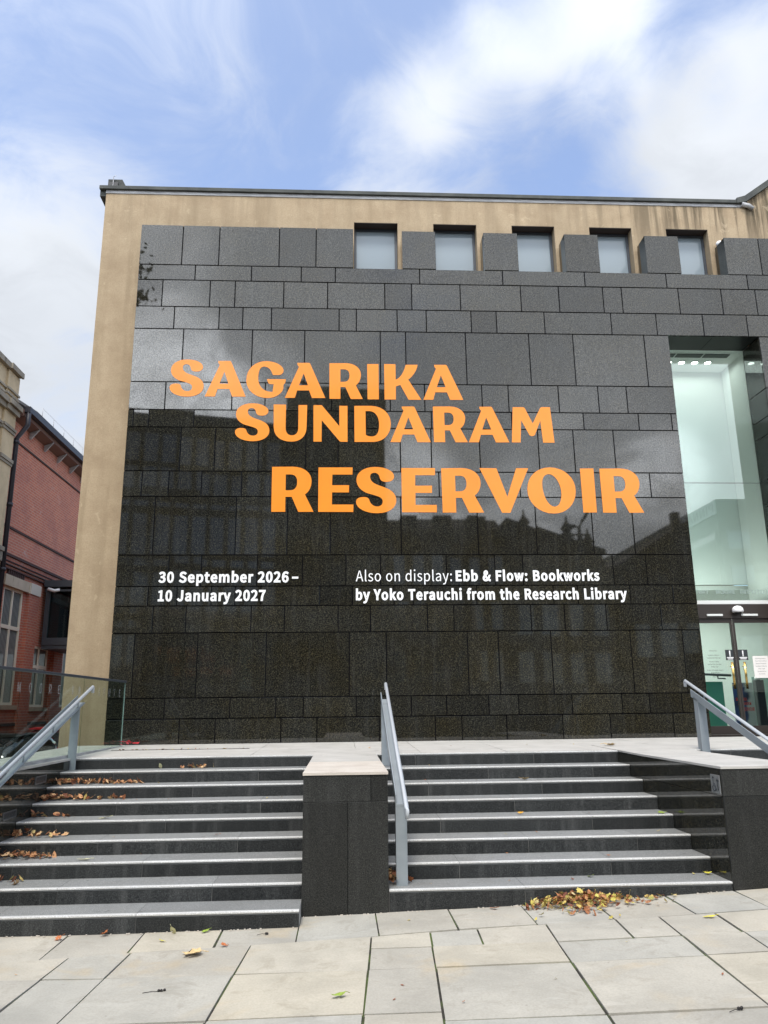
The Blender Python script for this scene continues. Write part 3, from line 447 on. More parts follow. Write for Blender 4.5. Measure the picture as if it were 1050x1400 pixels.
FONT = {"adv":{" ":224,"!":113,"&":238,"0":194,"1":194,"2":194,"3":194,"5":194,"6":194,"7":194,":":97,"A":213,"B":230,"C":223,"D":241,"E":206,"F":193,"G":241,"H":255,"I":103,"J":187,"K":226,"L":190,"M":284,"N":253,"O":260,"P":222,"R":222,"S":209,"T":210,"U":252,"V":201,"Y":186,"a":197,"b":216,"c":179,"d":217,"e":194,"f":114,"g":197,"h":213,"i":96,"k":193,"l":99,"m":324,"n":214,"o":212,"p":217,"r":136,"s":164,"t":132,"u":213,"v":182,"w":281,"y":182,"\u2013":188},"B":{"!":[[[46,77],[68,77],[72,226],[72,262],[40,262],[41,226]],[[56,-5],[68,-1],[76,7],[79,20],[76,32],[68,41],[56,44],[45,41],[36,32],[33,20],[36,7],[45,-1]]],"&":[[[91,-5],[119,-1],[143,9],[165,25],[185,12],[205,2],[224,-5],[232,22],[217,27],[201,36],[184,47],[203,75],[218,105],[229,138],[199,138],[190,110],[178,85],[163,63],[139,84],[117,109],[98,135],[126,156],[147,181],[156,211],[150,237],[133,255],[105,261],[74,253],[54,232],[47,201],[49,182],[54,162],[63,141],[38,121],[20,97],[13,67],[23,30],[50,5]],[[144,42],[128,31],[112,24],[95,21],[69,27],[51,43],[44,68],[48,87],[60,103],[76,118],[96,91],[119,65]],[[86,156],[80,172],[75,187],[74,201],[78,220],[89,234],[106,239],[120,235],[127,224],[130,210],[124,189],[108,172]]],"0":[[[97,-5],[140,10],[167,55],[177,129],[167,203],[140,247],[97,261],[55,247],[27,203],[18,129],[27,55],[55,10]],[[97,21],[72,33],[55,68],[48,129],[55,190],[72,225],[97,236],[123,225],[140,190],[146,129],[140,68],[123,33]]],"1":[[[31,0],[172,0],[172,27],[120,27],[120,257],[96,257],[81,249],[63,243],[42,238],[42,218],[88,218],[88,27],[31,27]]],"2":[[[15,0],[177,0],[177,28],[106,28],[92,27],[78,26],[64,25],[117,81],[152,134],[165,186],[155,226],[129,252],[90,261],[60,257],[36,244],[14,224],[33,206],[48,221],[66,231],[86,235],[112,229],[128,211],[133,185],[120,138],[82,83],[15,19]]],"3":[[[92,-5],[134,4],[163,29],[175,69],[167,100],[148,121],[120,134],[120,136],[144,149],[160,169],[166,197],[156,232],[130,254],[91,261],[64,257],[40,246],[20,231],[37,210],[53,223],[70,232],[90,235],[113,230],[128,216],[133,195],[127,170],[104,152],[62,146],[62,121],[109,115],[135,97],[142,70],[135,44],[117,28],[90,22],[64,26],[43,37],[27,51],[10,31],[30,13],[57,0]]],"5":[[[92,-5],[133,6],[164,36],[176,83],[165,130],[137,157],[98,165],[84,164],[72,161],[60,155],[67,229],[163,229],[163,257],[39,257],[30,137],[47,126],[61,134],[75,139],[90,141],[118,134],[137,114],[143,83],[136,50],[116,29],[89,22],[62,26],[42,37],[26,50],[9,29],[30,13],[56,0]]],"6":[[[105,-5],[142,6],[169,35],[179,79],[170,124],[146,150],[108,159],[87,156],[67,145],[50,129],[60,191],[83,225],[116,235],[131,233],[145,226],[157,215],[175,235],[159,249],[139,258],[114,261],[68,248],[33,203],[20,123],[31,52],[61,10]],[[50,103],[68,122],[86,132],[103,136],[128,129],[144,109],[149,79],[143,48],[128,28],[105,21],[78,30],[59,58]]],"7":[[[69,0],[103,0],[111,89],[133,164],[178,237],[178,257],[17,257],[17,229],[142,229],[102,160],[79,87]]],":":[[[49,137],[60,140],[69,148],[72,161],[69,174],[60,182],[49,186],[37,182],[29,174],[26,161],[29,148],[37,140]],[[49,-5],[60,-1],[69,7],[72,20],[69,32],[60,41],[49,44],[37,41],[29,32],[26,20],[29,7],[37,-1]]],"A":[[[1,0],[34,0],[59,78],[153,78],[177,0],[211,0],[124,257],[88,257]],[[67,104],[79,144],[88,172],[97,201],[105,230],[106,230],[115,201],[123,172],[132,144],[145,104]]],"B":[[[35,0],[117,0],[168,8],[202,33],[214,75],[208,105],[189,126],[162,137],[162,138],[183,150],[195,170],[200,194],[188,230],[157,250],[111,257],[35,257]],[[68,148],[68,231],[107,231],[141,227],[161,214],[168,190],[161,167],[141,153],[106,148]],[[68,26],[68,123],[112,123],[151,118],[174,102],[182,76],[174,48],[150,31],[112,26]]],"C":[[[132,-5],[163,0],[189,12],[211,32],[193,53],[176,37],[156,27],[133,24],[91,37],[63,73],[54,129],[64,185],[92,220],[134,233],[155,230],[172,221],[187,209],[204,230],[187,245],[163,257],[134,261],[76,245],[35,200],[20,128],[35,57],[75,11]]],"D":[[[35,0],[101,0],[166,15],[206,60],[220,129],[206,199],[166,242],[99,257],[35,257]],[[68,27],[68,230],[97,230],[147,219],[177,184],[187,129],[177,74],[147,39],[97,27]]],"E":[[[35,0],[187,0],[187,28],[68,28],[68,121],[165,121],[165,149],[68,149],[68,229],[183,229],[183,257],[35,257]]],"F":[[[35,0],[68,0],[68,115],[166,115],[166,143],[68,143],[68,229],[183,229],[183,257],[35,257]]],"G":[[[136,-5],[168,-1],[195,10],[215,25],[215,133],[131,133],[131,106],[186,106],[186,39],[173,31],[157,26],[139,24],[93,37],[64,73],[54,129],[64,185],[94,220],[139,233],[162,230],[180,221],[194,209],[212,230],[194,245],[170,256],[138,261],[77,245],[36,200],[20,128],[35,57],[76,11]]],"H":[[[35,0],[68,0],[68,121],[187,121],[187,0],[220,0],[220,257],[187,257],[187,149],[68,149],[68,257],[35,257]]],"I":[[[35,0],[68,0],[68,257],[35,257]]],"J":[[[83,-5],[124,6],[147,35],[154,75],[154,257],[121,257],[121,78],[117,47],[103,29],[80,24],[63,27],[48,36],[35,53],[12,36],[30,14],[54,0]]],"K":[[[35,0],[68,0],[68,81],[112,134],[189,0],[225,0],[132,159],[213,257],[176,257],[68,128],[68,128],[68,257],[35,257]]],"L":[[[35,0],[180,0],[180,28],[68,28],[68,257],[35,257]]],"M":[[[35,0],[64,0],[64,142],[64,167],[62,193],[60,218],[62,218],[82,159],[131,26],[153,26],[201,159],[222,218],[223,218],[221,193],[220,167],[219,142],[219,0],[249,0],[249,257],[210,257],[161,119],[155,102],[149,84],[143,66],[142,66],[136,84],[130,102],[123,119],[74,257],[35,257]]],"N":[[[35,0],[66,0],[66,135],[65,162],[64,189],[62,215],[63,215],[91,162],[185,0],[218,0],[218,257],[187,257],[187,123],[188,96],[189,69],[192,42],[190,42],[162,95],[68,257],[35,257]]],"O":[[[130,-5],[187,12],[225,58],[239,129],[225,200],[187,245],[130,261],[73,245],[34,200],[20,129],[34,58],[73,12]],[[130,24],[90,37],[63,73],[54,129],[63,185],[90,220],[130,233],[170,220],[197,185],[206,129],[197,73],[170,37]]],"P":[[[35,0],[68,0],[68,102],[110,102],[160,111],[192,137],[204,181],[192,226],[159,250],[109,257],[35,257]],[[68,129],[68,230],[104,230],[142,226],[165,211],[172,181],[165,151],[143,134],[106,129]]],"R":[[[68,135],[68,230],[111,230],[145,226],[166,212],[173,185],[166,157],[145,140],[111,135]],[[176,0],[213,0],[147,112],[178,126],[198,150],[205,185],[194,227],[162,250],[116,257],[35,257],[35,0],[68,0],[68,109],[114,109]]],"S":[[[106,-5],[153,5],[183,31],[194,68],[187,100],[168,122],[141,137],[104,153],[84,162],[68,175],[62,196],[68,215],[84,228],[110,233],[132,230],[151,222],[168,209],[185,230],[164,246],[139,257],[110,261],[68,252],[39,228],[29,193],[37,162],[57,141],[81,127],[118,111],[140,101],[155,87],[161,65],[154,44],[136,29],[107,24],[81,28],[57,39],[36,56],[17,33],[42,13],[72,0]]],"T":[[[89,0],[121,0],[121,229],[199,229],[199,257],[11,257],[11,229],[89,229]]],"U":[[[126,-5],[173,6],[206,41],[218,106],[218,257],[187,257],[187,105],[179,57],[157,31],[126,24],[96,31],[75,57],[67,105],[67,257],[34,257],[34,106],[47,41],[79,6]]],"V":[[[82,0],[120,0],[201,257],[168,257],[127,118],[119,89],[111,62],[102,33],[101,33],[92,62],[84,89],[76,118],[34,257],[0,257]]],"Y":[[[77,0],[109,0],[109,99],[186,257],[153,257],[120,184],[111,165],[103,147],[94,128],[92,128],[84,147],[75,165],[67,184],[34,257],[0,257],[77,99]]],"a":[[[76,-5],[99,-1],[120,9],[139,23],[140,23],[143,0],[169,0],[169,117],[162,158],[141,185],[103,195],[74,191],[49,182],[29,170],[41,148],[58,158],[77,165],[98,168],[122,161],[134,144],[137,120],[71,107],[33,84],[21,49],[28,20],[47,2]],[[85,21],[68,24],[56,34],[51,51],[59,73],[87,89],[137,99],[137,46],[120,32],[103,24]]],"b":[[[116,-5],[157,8],[187,42],[199,98],[190,149],[164,183],[123,195],[102,191],[82,182],[63,168],[64,202],[64,279],[32,279],[32,0],[58,0],[61,20],[62,20],[79,7],[98,-2]],[[111,22],[97,24],[81,30],[64,42],[64,142],[82,156],[99,165],[115,168],[144,159],[160,135],[165,98],[158,57],[139,31]]],"c":[[[107,-5],[129,-2],[150,7],[169,19],[155,41],[142,31],[127,25],[110,22],[79,31],[59,57],[51,95],[59,133],[80,159],[111,168],[125,166],[137,160],[149,152],[165,173],[150,184],[132,192],[110,195],[64,183],[31,149],[18,95],[30,41],[62,7]]],"d":[[[97,-5],[119,-1],[138,9],[155,22],[156,22],[159,0],[185,0],[185,279],[153,279],[153,206],[154,173],[138,185],[121,192],[101,195],[60,183],[30,148],[19,95],[28,41],[55,7]],[[104,22],[76,31],[58,56],[51,95],[59,133],[79,159],[106,168],[122,166],[137,160],[153,148],[153,48],[137,34],[121,25]]],"e":[[[109,-5],[133,-2],[154,5],[172,15],[160,36],[146,28],[130,23],[113,21],[81,29],[59,52],[50,88],[178,88],[179,93],[179,99],[179,106],[170,153],[145,184],[103,195],[62,183],[31,148],[18,95],[31,41],[63,7]],[[49,110],[59,142],[79,163],[104,169],[129,163],[146,143],[151,110]]],"f":[[[12,164],[37,164],[37,0],[69,0],[69,164],[110,164],[110,190],[69,190],[69,220],[72,241],[81,253],[96,258],[103,257],[110,255],[118,252],[125,277],[115,280],[104,282],[93,283],[62,276],[43,254],[37,221],[37,190],[12,188]]],"g":[[[96,-88],[147,-78],[181,-54],[193,-22],[185,4],[163,19],[126,23],[89,23],[69,26],[59,33],[56,44],[57,53],[62,61],[68,67],[77,63],[86,61],[96,60],[131,68],[156,91],[166,126],[164,142],[158,155],[150,166],[189,166],[189,190],[123,190],[115,193],[106,194],[96,195],[61,187],[35,163],[25,127],[29,106],[38,89],[50,76],[50,75],[40,66],[32,54],[29,39],[31,26],[37,15],[46,8],[46,6],[31,-6],[21,-21],[18,-37],[28,-64],[55,-82]],[[96,82],[76,87],[61,103],[56,127],[61,151],[76,166],[96,172],[117,166],[131,151],[137,127],[131,103],[116,87]],[[101,-65],[71,-61],[52,-50],[46,-32],[48,-21],[54,-10],[65,0],[74,-2],[82,-3],[90,-3],[123,-3],[144,-5],[157,-13],[161,-27],[154,-46],[133,-60]]],"h":[[[32,0],[64,0],[64,138],[82,154],[98,164],[116,167],[137,162],[149,145],[152,116],[152,0],[184,0],[184,120],[178,161],[159,186],[126,195],[102,191],[81,179],[63,163],[64,202],[64,279],[32,279]]],"i":[[[32,0],[64,0],[64,190],[32,190]],[[48,243],[59,246],[67,253],[70,265],[67,276],[59,283],[48,285],[37,283],[30,276],[27,265],[30,253],[37,246]]],"k":[[[32,0],[64,0],[64,50],[99,92],[155,0],[190,0],[118,113],[181,190],[146,190],[65,90],[64,90],[64,279],[32,279]]],"l":[[[33,0],[66,0],[66,278],[33,278]]],"m":[[[32,0],[64,0],[64,138],[81,154],[97,164],[112,167],[132,162],[144,145],[147,116],[147,0],[179,0],[179,138],[196,154],[212,164],[227,167],[247,162],[259,145],[263,116],[263,0],[294,0],[294,120],[288,161],[269,186],[237,195],[215,190],[194,178],[174,159],[164,178],[146,191],[121,195],[100,191],[80,179],[62,162],[62,162],[58,190],[32,190]]],"n":[[[32,0],[64,0],[64,138],[82,154],[98,164],[116,167],[137,162],[149,145],[152,116],[152,0],[184,0],[184,120],[178,161],[159,186],[126,195],[102,191],[81,179],[62,162],[62,162],[58,190],[32,190]]],"o":[[[106,-5],[150,7],[182,41],[194,95],[182,149],[150,183],[106,195],[63,183],[31,149],[18,95],[31,41],[63,7]],[[106,22],[77,31],[58,57],[51,95],[58,133],[77,159],[106,168],[135,159],[154,133],[161,95],[154,57],[135,31]]],"p":[[[32,-80],[64,-80],[64,-16],[63,18],[81,5],[98,-2],[116,-5],[157,8],[187,42],[199,98],[190,149],[164,183],[123,195],[101,191],[81,181],[62,168],[62,168],[58,190],[32,190]],[[111,22],[97,24],[81,30],[64,42],[64,142],[82,156],[99,165],[115,168],[144,159],[160,135],[165,98],[158,57],[139,31]]],"r":[[[32,0],[64,0],[64,122],[79,148],[95,162],[112,166],[119,166],[125,165],[131,163],[137,191],[131,193],[124,195],[116,195],[96,190],[78,176],[62,155],[62,155],[58,190],[32,190]]],"s":[[[82,-5],[120,3],[143,24],[151,52],[142,80],[120,98],[93,110],[73,118],[58,128],[52,143],[56,156],[68,166],[88,170],[103,168],[117,162],[131,153],[146,173],[130,184],[110,192],[87,195],[52,188],[29,168],[22,141],[30,115],[51,98],[77,86],[98,78],[114,66],[120,50],[116,35],[104,24],[83,20],[62,23],[44,31],[27,43],[11,22],[31,8],[56,-1]]],"t":[[[92,-5],[104,-4],[116,-1],[127,2],[121,27],[114,24],[106,22],[99,21],[82,26],[72,38],[70,58],[70,164],[121,164],[121,190],[70,190],[70,244],[43,244],[40,190],[9,188],[9,164],[38,164],[38,59],[43,25],[60,3]]],"u":[[[88,-5],[112,0],[132,12],[151,30],[152,30],[154,0],[181,0],[181,190],[149,190],[149,55],[132,37],[115,26],[97,23],[77,28],[65,45],[62,74],[62,190],[29,190],[29,70],[36,29],[55,4]]],"v":[[[73,0],[111,0],[178,190],[146,190],[110,82],[105,63],[99,44],[93,26],[91,26],[85,44],[79,63],[74,82],[38,190],[5,190]]],"w":[[[62,0],[99,0],[126,102],[131,120],[135,138],[139,157],[141,157],[145,138],[150,120],[154,103],[181,0],[220,0],[272,190],[241,190],[213,80],[209,62],[205,45],[202,27],[200,27],[195,45],[191,62],[187,80],[157,190],[126,190],[96,80],[92,62],[87,45],[83,27],[82,27],[78,45],[74,62],[70,80],[42,190],[9,190]]],"y":[[[35,-82],[68,-73],[91,-50],[106,-16],[178,190],[147,190],[112,85],[107,67],[102,49],[97,31],[95,31],[89,49],[82,67],[76,85],[38,190],[5,190],[81,0],[77,-15],[67,-36],[53,-50],[34,-56],[29,-55],[24,-54],[19,-53],[13,-78],[19,-80],[27,-81]]],"\u2013":[[[16,88],[172,88],[172,109],[16,109]]]},"L":{":":[[[49,137],[60,140],[69,148],[72,161],[69,174],[60,182],[49,186],[37,182],[29,174],[26,161],[29,148],[37,140]],[[49,-5],[60,-1],[69,7],[72,20],[69,32],[60,41],[49,44],[37,41],[29,32],[26,20],[29,7],[37,-1]]],"A":[[[1,0],[34,0],[59,78],[153,78],[177,0],[211,0],[124,257],[88,257]],[[67,104],[79,144],[88,172],[97,201],[105,230],[106,230],[115,201],[123,172],[132,144],[145,104]]],"a":[[[76,-5],[99,-1],[120,9],[139,23],[140,23],[143,0],[169,0],[169,117],[162,158],[141,185],[103,195],[74,191],[49,182],[29,170],[41,148],[58,158],[77,165],[98,168],[122,161],[134,144],[137,120],[71,107],[33,84],[21,49],[28,20],[47,2]],[[85,21],[68,24],[56,34],[51,51],[59,73],[87,89],[137,99],[137,46],[120,32],[103,24]]],"d":[[[97,-5],[119,-1],[138,9],[155,22],[156,22],[159,0],[185,0],[185,279],[153,279],[153,206],[154,173],[138,185],[121,192],[101,195],[60,183],[30,148],[19,95],[28,41],[55,7]],[[104,22],[76,31],[58,56],[51,95],[59,133],[79,159],[106,168],[122,166],[137,160],[153,148],[153,48],[137,34],[121,25]]],"i":[[[32,0],[64,0],[64,190],[32,190]],[[48,243],[59,246],[67,253],[70,265],[67,276],[59,283],[48,285],[37,283],[30,276],[27,265],[30,253],[37,246]]],"l":[[[66,-5],[74,-4],[79,-3],[84,-2],[80,23],[77,22],[75,22],[73,22],[69,23],[66,28],[64,36],[64,279],[32,279],[32,38],[36,15],[47,0]]],"n":[[[32,0],[64,0],[64,138],[82,154],[98,164],[116,167],[137,162],[149,145],[152,116],[152,0],[184,0],[184,120],[178,161],[159,186],[126,195],[102,191],[81,179],[62,162],[62,162],[58,190],[32,190]]],"o":[[[106,-5],[150,7],[182,41],[194,95],[182,149],[150,183],[106,195],[63,183],[31,149],[18,95],[31,41],[63,7]],[[106,22],[77,31],[58,57],[51,95],[58,133],[77,159],[106,168],[135,159],[154,133],[161,95],[154,57],[135,31]]],"p":[[[32,-80],[64,-80],[64,-16],[63,18],[81,5],[98,-2],[116,-5],[157,8],[187,42],[199,98],[190,149],[164,183],[123,195],[101,191],[81,181],[62,168],[62,168],[58,190],[32,190]],[[111,22],[97,24],[81,30],[64,42],[64,142],[82,156],[99,165],[115,168],[144,159],[160,135],[165,98],[158,57],[139,31]]],"s":[[[82,-5],[120,3],[143,24],[151,52],[142,80],[120,98],[93,110],[73,118],[58,128],[52,143],[56,156],[68,166],[88,170],[103,168],[117,162],[131,153],[146,173],[130,184],[110,192],[87,195],[52,188],[29,168],[22,141],[30,115],[51,98],[77,86],[98,78],[114,66],[120,50],[116,35],[104,24],[83,20],[62,23],[44,31],[27,43],[11,22],[31,8],[56,-1]]],"y":[[[35,-82],[68,-73],[91,-50],[106,-16],[178,190],[147,190],[112,85],[107,67],[102,49],[97,31],[95,31],[89,49],[82,67],[76,85],[38,190],[5,190],[81,0],[77,-15],[67,-36],[53,-50],[34,-56],[29,-55],[24,-54],[19,-53],[13,-78],[19,-80],[27,-81]]]}}

# ------------------------------------------------------------------ ground
def zpav(x):
    t = max(-5.0, min(6.0, x)); z = .042 + .01955 * t + .00386 * t * t
    return z + (x - t) * .02
gm = MB(); gm.poly([(-600, -600, -.6), (600, -600, -.6), (600, 600, -.6), (-600, 600, -.6)])
structure(gm.build('ground', M['asphalt']))
rd = MB(); rd.box(-120, 120, -18, -3.2, -.5, -.12); structure(rd.build('road', M['asphalt']))
pb = MB()
xs = [-14 + i * .5 for i in range(61)]
for a, b in zip(xs, xs[1:]): pb.poly([(a, -3, zpav(a) - .012), (b, -3, zpav(b) - .012), (b, 8.6, zpav(b) - .012), (a, 8.6, zpav(a) - .012)])
pav = MB(); th = R(3.6); ct, st = math.cos(th), math.sin(th)
def uv(u, v): return (u * ct + v * st, -u * st + v * ct)
GAP = .0085
def slab(pts, gap=GAP):
    """one paving slab from its corner points in plan, shrunk by the joint, with slightly uneven level"""
    n = len(pts); c = Vector((sum(p[0] for p in pts) / n, sum(p[1] for p in pts) / n)); q = []
    for i in range(n):
        p0, p1, p2 = Vector(pts[i - 1]), Vector(pts[i]), Vector(pts[(i + 1) % n])
        e1 = (p1 - p0).normalized(); e2 = (p2 - p1).normalized(); n1 = Vector((-e1.y, e1.x)); n2 = Vector((-e2.y, e2.x))
        w = (n1 + n2); w = w / max(.3, w.dot(n1)); q.append(p1 + w * gap * random.uniform(.5, 1.5))
    dz = random.uniform(-.004, .004); tx, ty = random.uniform(-.003, .003), random.uniform(-.003, .003)
    top = [pav.bm.verts.new((p.x, p.y, zpav(p.x) + dz + tx * (p.x - c.x) + ty * (p.y - c.y))) for p in q]
    bot = [pav.bm.verts.new((p.x, p.y, zpav(p.x) - .03)) for p in q]
    f = pav.bm.faces.new(top)
    for i in range(n): pav.bm.faces.new((bot[i], bot[(i + 1) % n], top[(i + 1) % n], top[i]))
def line_y(pts, x):
    for (a, ya), (b, yb) in zip(pts, pts[1:]):
        if x <= b: return ya + (yb - ya) * (x - a) / (b - a)
    return pts[-1][1]
LA = [(-9, 5.9), (-2.7, 6.965), (-1.744, 7.134), (-.756, 7.217), (.23, 7.306), (1.0, 7.385), (2.275, 7.405), (3.76, 7.37), (12, 7.2)]
def yA(x): return line_y(LA, x)
fx = [-13.5, -12.4, -11.3, -10.3, -9.3, -8.2, -7.2, -6.3, -5.4, -4.5, -3.8, -3.1, -2.43, -1.765, -1.075, -.4, .305, 1.0, 1.70, 2.39, 3.118, 3.805, 4.5, 5.2, 6.1, 7.0, 8.0, 9.0, 9.9, 10.9, 12, 13.1, 14.2, 15.3, 16.4]
for a, b in zip(fx, fx[1:]):
    yf = 7.73 if b <= -.3 else 8.08
    slab([(a, yA(a)), (b, yA(b)), (b, yf), (a, yf)])
# the main courses run square to each other but a few degrees off the steps
us = [-13.2, -12.2, -11.0, -9.9, -8.9, -7.6, -6.3, -5.2, -4.4, -3.5, -2.64, -2.17, -1.22, -.22, .285, 1.30, 2.31, 2.81, 3.6, 4.7, 5.6, 6.6, 7.6, 8.8, 9.9, 11.1, 12.3, 13.6, 14.7, 15.9]
extra = {(1.30, 2.31): 1.92, (.285, 1.30): .70}
for a, b in zip(us, us[1:]):
    vB = 6.97
    def topy(u):                                             # where the column line meets the cut course
        v = 7.2
        for _ in range(6):
            x, y = uv(u, v); v += yA(x) - y
        return v
    lo = 6.97 if a >= -.23 else (6.45 + .06 * min(0, a + .2) / 2)
    parts = [a] + ([extra[(a, b)]] if (a, b) in extra else []) + [b]
    for p, q in zip(parts, parts[1:]): slab([uv(p, lo), uv(q, lo), uv(q, topy(q)), uv(p, topy(p))])
    lc = lambda u: 6.45 + (.06 * (u + .2) / 2 if u < -.2 else .01)
    if a >= -.23: slab([uv(a, lc(a)), uv(b, lc(b)), uv(b, 6.97), uv(a, 6.97)])
    ld = 5.45 if a > .1 else 5.60 + .05 * (a + .2)
    slab([uv(a, ld if a <= .1 else 5.45), uv(b, 5.45 if b > .3 else 5.60 + .05 * (b + .2)), uv(b, lc(b)), uv(a, lc(a))] if a < -.23 else [uv(a, 5.45 if a > .1 else 5.58), uv(b, 5.45 if b > .3 else 5.58), uv(b, lc(b)), uv(a, lc(a))])
    vtop = 5.45 if a > .1 else 5.55
    v = vtop
    rows = [4.55, 3.9, 2.9, 2.2, 1.2, .4, -.6, -1.4, -2.6]
    for r in rows:
        sh = random.uniform(-.1, .1)
        if v == vtop and a <= .1:
            slab([uv(a, r), uv(b, r), uv(b, 5.45 if b > .3 else 5.60 + .05 * (b + .2)), uv(a, 5.60 + .05 * (a + .2))] if a < -.23 else [uv(a, r), uv(b, r), uv(b, 5.58), uv(a, 5.58)])
        else: slab([uv(a, r), uv(b, r), uv(b, v), uv(a, v)])
        v = r
pbo = structure(pb.build('pavement_bedding', M['soil'])); pavo = structure(pav.build('pavement', M['paving']))
# lane between the buildings, rising away from the street
al = MB()
for a, b, za, zb_ in ((7, 16.5, -.02, .02), (16.5, 22, .02, .06), (22, 40, .06, 1.2)): al.poly([(-18, a, za), (-4.65, a, za), (-4.65, b, zb_), (-18, b, zb_)])
structure(al.build('lane', M['asphalt']))

# ------------------------------------------------------------------ podium, steps and plinths
YN, ZN = 11.0879, 1.3219
def zpod(y): return ZN + (1.363 - ZN) * (y - YN) / (14.0 - YN)
pd = MB()
def pod_strip(x0, x1, y0, y1, mi=0, dz=0.0, th_=.06):
    pd.hexa([(x0, y0, zpod(y0) - th_), (x1, y0, zpod(y0) - th_), (x1, y1, zpod(y1) - th_), (x0, y1, zpod(y1) - th_), (x0, y0, zpod(y0) + dz), (x1, y0, zpod(y0) + dz), (x1, y1, zpod(y1) + dz), (x0, y1, zpod(y1) + dz)], mi)
x = -4.62
for w in (.95, 1.3, 1.1, 1.45, .9, 1.2, 1.35, 1.1, 1.3, 1.4, 1.2, 1.5, 1.3, 1.2, 1.4, 1.1, 1.3, 1.2):
    x1 = min(x + w, 15.2)
    y = YN + .09
    for dy in (.62, .95, .70, .62):
        if y < 13.99:
            y1 = min(y + dy, 14.0); pod_strip(x + .003, x1 - .003, y + .003, y1 - .003, 0, random.uniform(-.0015, .0015)); y = y1
    x = x1
    if x >= 15.2: break
pd.box(-4.62, 15.2, YN + .1, 14.0, .9, 1.25, 1)
podo = structure(pd.build('podium', [M['podium'], M['joint']]))

def staircase(name, label, x0, x1, run, rise, first, last, joints):
    s = thing(name, label, 'steps', ((x0 + x1) / 2, YN - run * last, 0), 'granite staircases')
    for k in range(first, last + 1):
        y, z = YN - run * k, ZN - rise * k
        y1 = y + run + (.02 if k else .09)
        m = MB(); cuts = [x0] + sorted(j for j in joints[k % len(joints)] if x0 < j < x1) + [x1]
        zb = z - rise - .002 if k < last else -.35
        for a, b in zip(cuts, cuts[1:]):
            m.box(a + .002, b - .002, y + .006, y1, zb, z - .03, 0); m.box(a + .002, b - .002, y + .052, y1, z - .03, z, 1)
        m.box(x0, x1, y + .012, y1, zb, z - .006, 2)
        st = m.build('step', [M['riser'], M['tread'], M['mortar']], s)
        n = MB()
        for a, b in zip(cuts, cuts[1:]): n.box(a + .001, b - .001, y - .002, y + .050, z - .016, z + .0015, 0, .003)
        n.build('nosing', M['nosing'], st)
        n2 = MB()
    return s
def under_nosing(): pass
jl = [[-1.70], [-2.4 + .05], [-1.2], [-1.85], [-2.75, -1.3], [-2.1], [-2.9, -1.45], [-1.15], [-2.35, -.9], [-1.9]]
jl = [[-1.72], [-2.95, -1.1], [-1.86], [-2.66, -.98], [-1.99, -3.2], [-2.6, -1.13], [-2.02, -3.3], [-2.7, -1.25], [-1.85, -3.1]]
staircase('granite_steps', 'flight of nine dark granite steps between the glass balustrade and the central plinth', -3.63, -.397, .4219, .1436, 0, 8, jl)
jm = [[.98, 2.62], [1.9, 3.3], [1.06, 2.5], [2.05], [1.1, 2.85], [2.0, 3.2], [1.18, 2.75], [1.75]]
staircase('granite_steps', 'flight of dark granite steps above the leaf pile, beside the central handrail', .439, 3.80, .4321, .153, 0, 7, jm)
staircase('granite_steps', 'flight of dark granite steps below the entrance doors, beyond the wheelchair sign plinth', 4.752, 15.2, .4321, .153, 0, 7, [[5.4, 7.2, 9.0, 10.9, 12.8], [6.2, 8.1, 10, 12, 13.9]])

def plinth(name, label, x0, x1, y0, cap_split, capm, top_joint, low_joint, zj=1.051, capz=.004, yend=12.28):
    p = thing(name, label, 'plinth', ((x0 + x1) / 2, y0, 0))
    b = MB(); g = .004; zt = 1.298
    b.box(x0 + .012, x1 - .012, y0 + .012, YN + .08, -.35, zt - .002, 1)
    # front face: two courses with upright joints
    for zz0, zz1, js in ((-.35, zj, low_joint), (zj, zt, top_joint)):
        cuts = [x0] + js + [x1]
        for a, c in zip(cuts, cuts[1:]): b.box(a + g / 2, c - g / 2, y0, y0 + .03, zz0 + g / 2, zz1 - g / 2, 0, .002)
    # side faces
    for sx, a, c in ((x0, x0, x0 + .012), (x1, x1 - .012, x1)):
        for zz0, zz1, ys in ((-.35, zj, [8.55, 9.1, 9.77, 10.35]), (zj, zt, [8.6, 9.25, 9.8, 10.37])):
            cuts = [y0 + .031] + ys + [YN + .08]
            for u, v_ in zip(cuts, cuts[1:]): b.box(a, c, u + g / 2, v_ - g / 2, zz0 + g / 2, zz1 - g / 2, 2)
    b.build('plinth_body', [M['honed'], M['joint'], M['polished']], p)
    c = MB(); ys = [y0 - .012] + cap_split + [yend]
    for i, (u, v_) in enumerate(zip(ys, ys[1:])):
        def cz(y): return max(ZN, zpod(y)) + capz
        pts = [(x0 - .004, u + .002), (x1 + .004, u + .002), (x1 + .004, v_ - .002), (x0 - .004, v_ - .002)]
        c.hexa([(px, py, cz(py) - .024 if py < YN else cz(py) - .02) for px, py in pts] + [(px, py, cz(py)) for px, py in pts], i % 2)
    c.build('capstone', capm, p)
    return p
plinth('granite_plinth', 'central dark granite plinth with worn beige top between two staircases', -.395, .437, 8.06, [9.64], [M['cap'], M['podium']], [.269], [.043])
rp = plinth('granite_plinth', 'dark granite plinth with grey top and small wheelchair sign on its polished side', 3.802, 4.75, 8.06, [10.2], [M['podium'], M['podium']], [4.33], [4.6], zj=1.04)
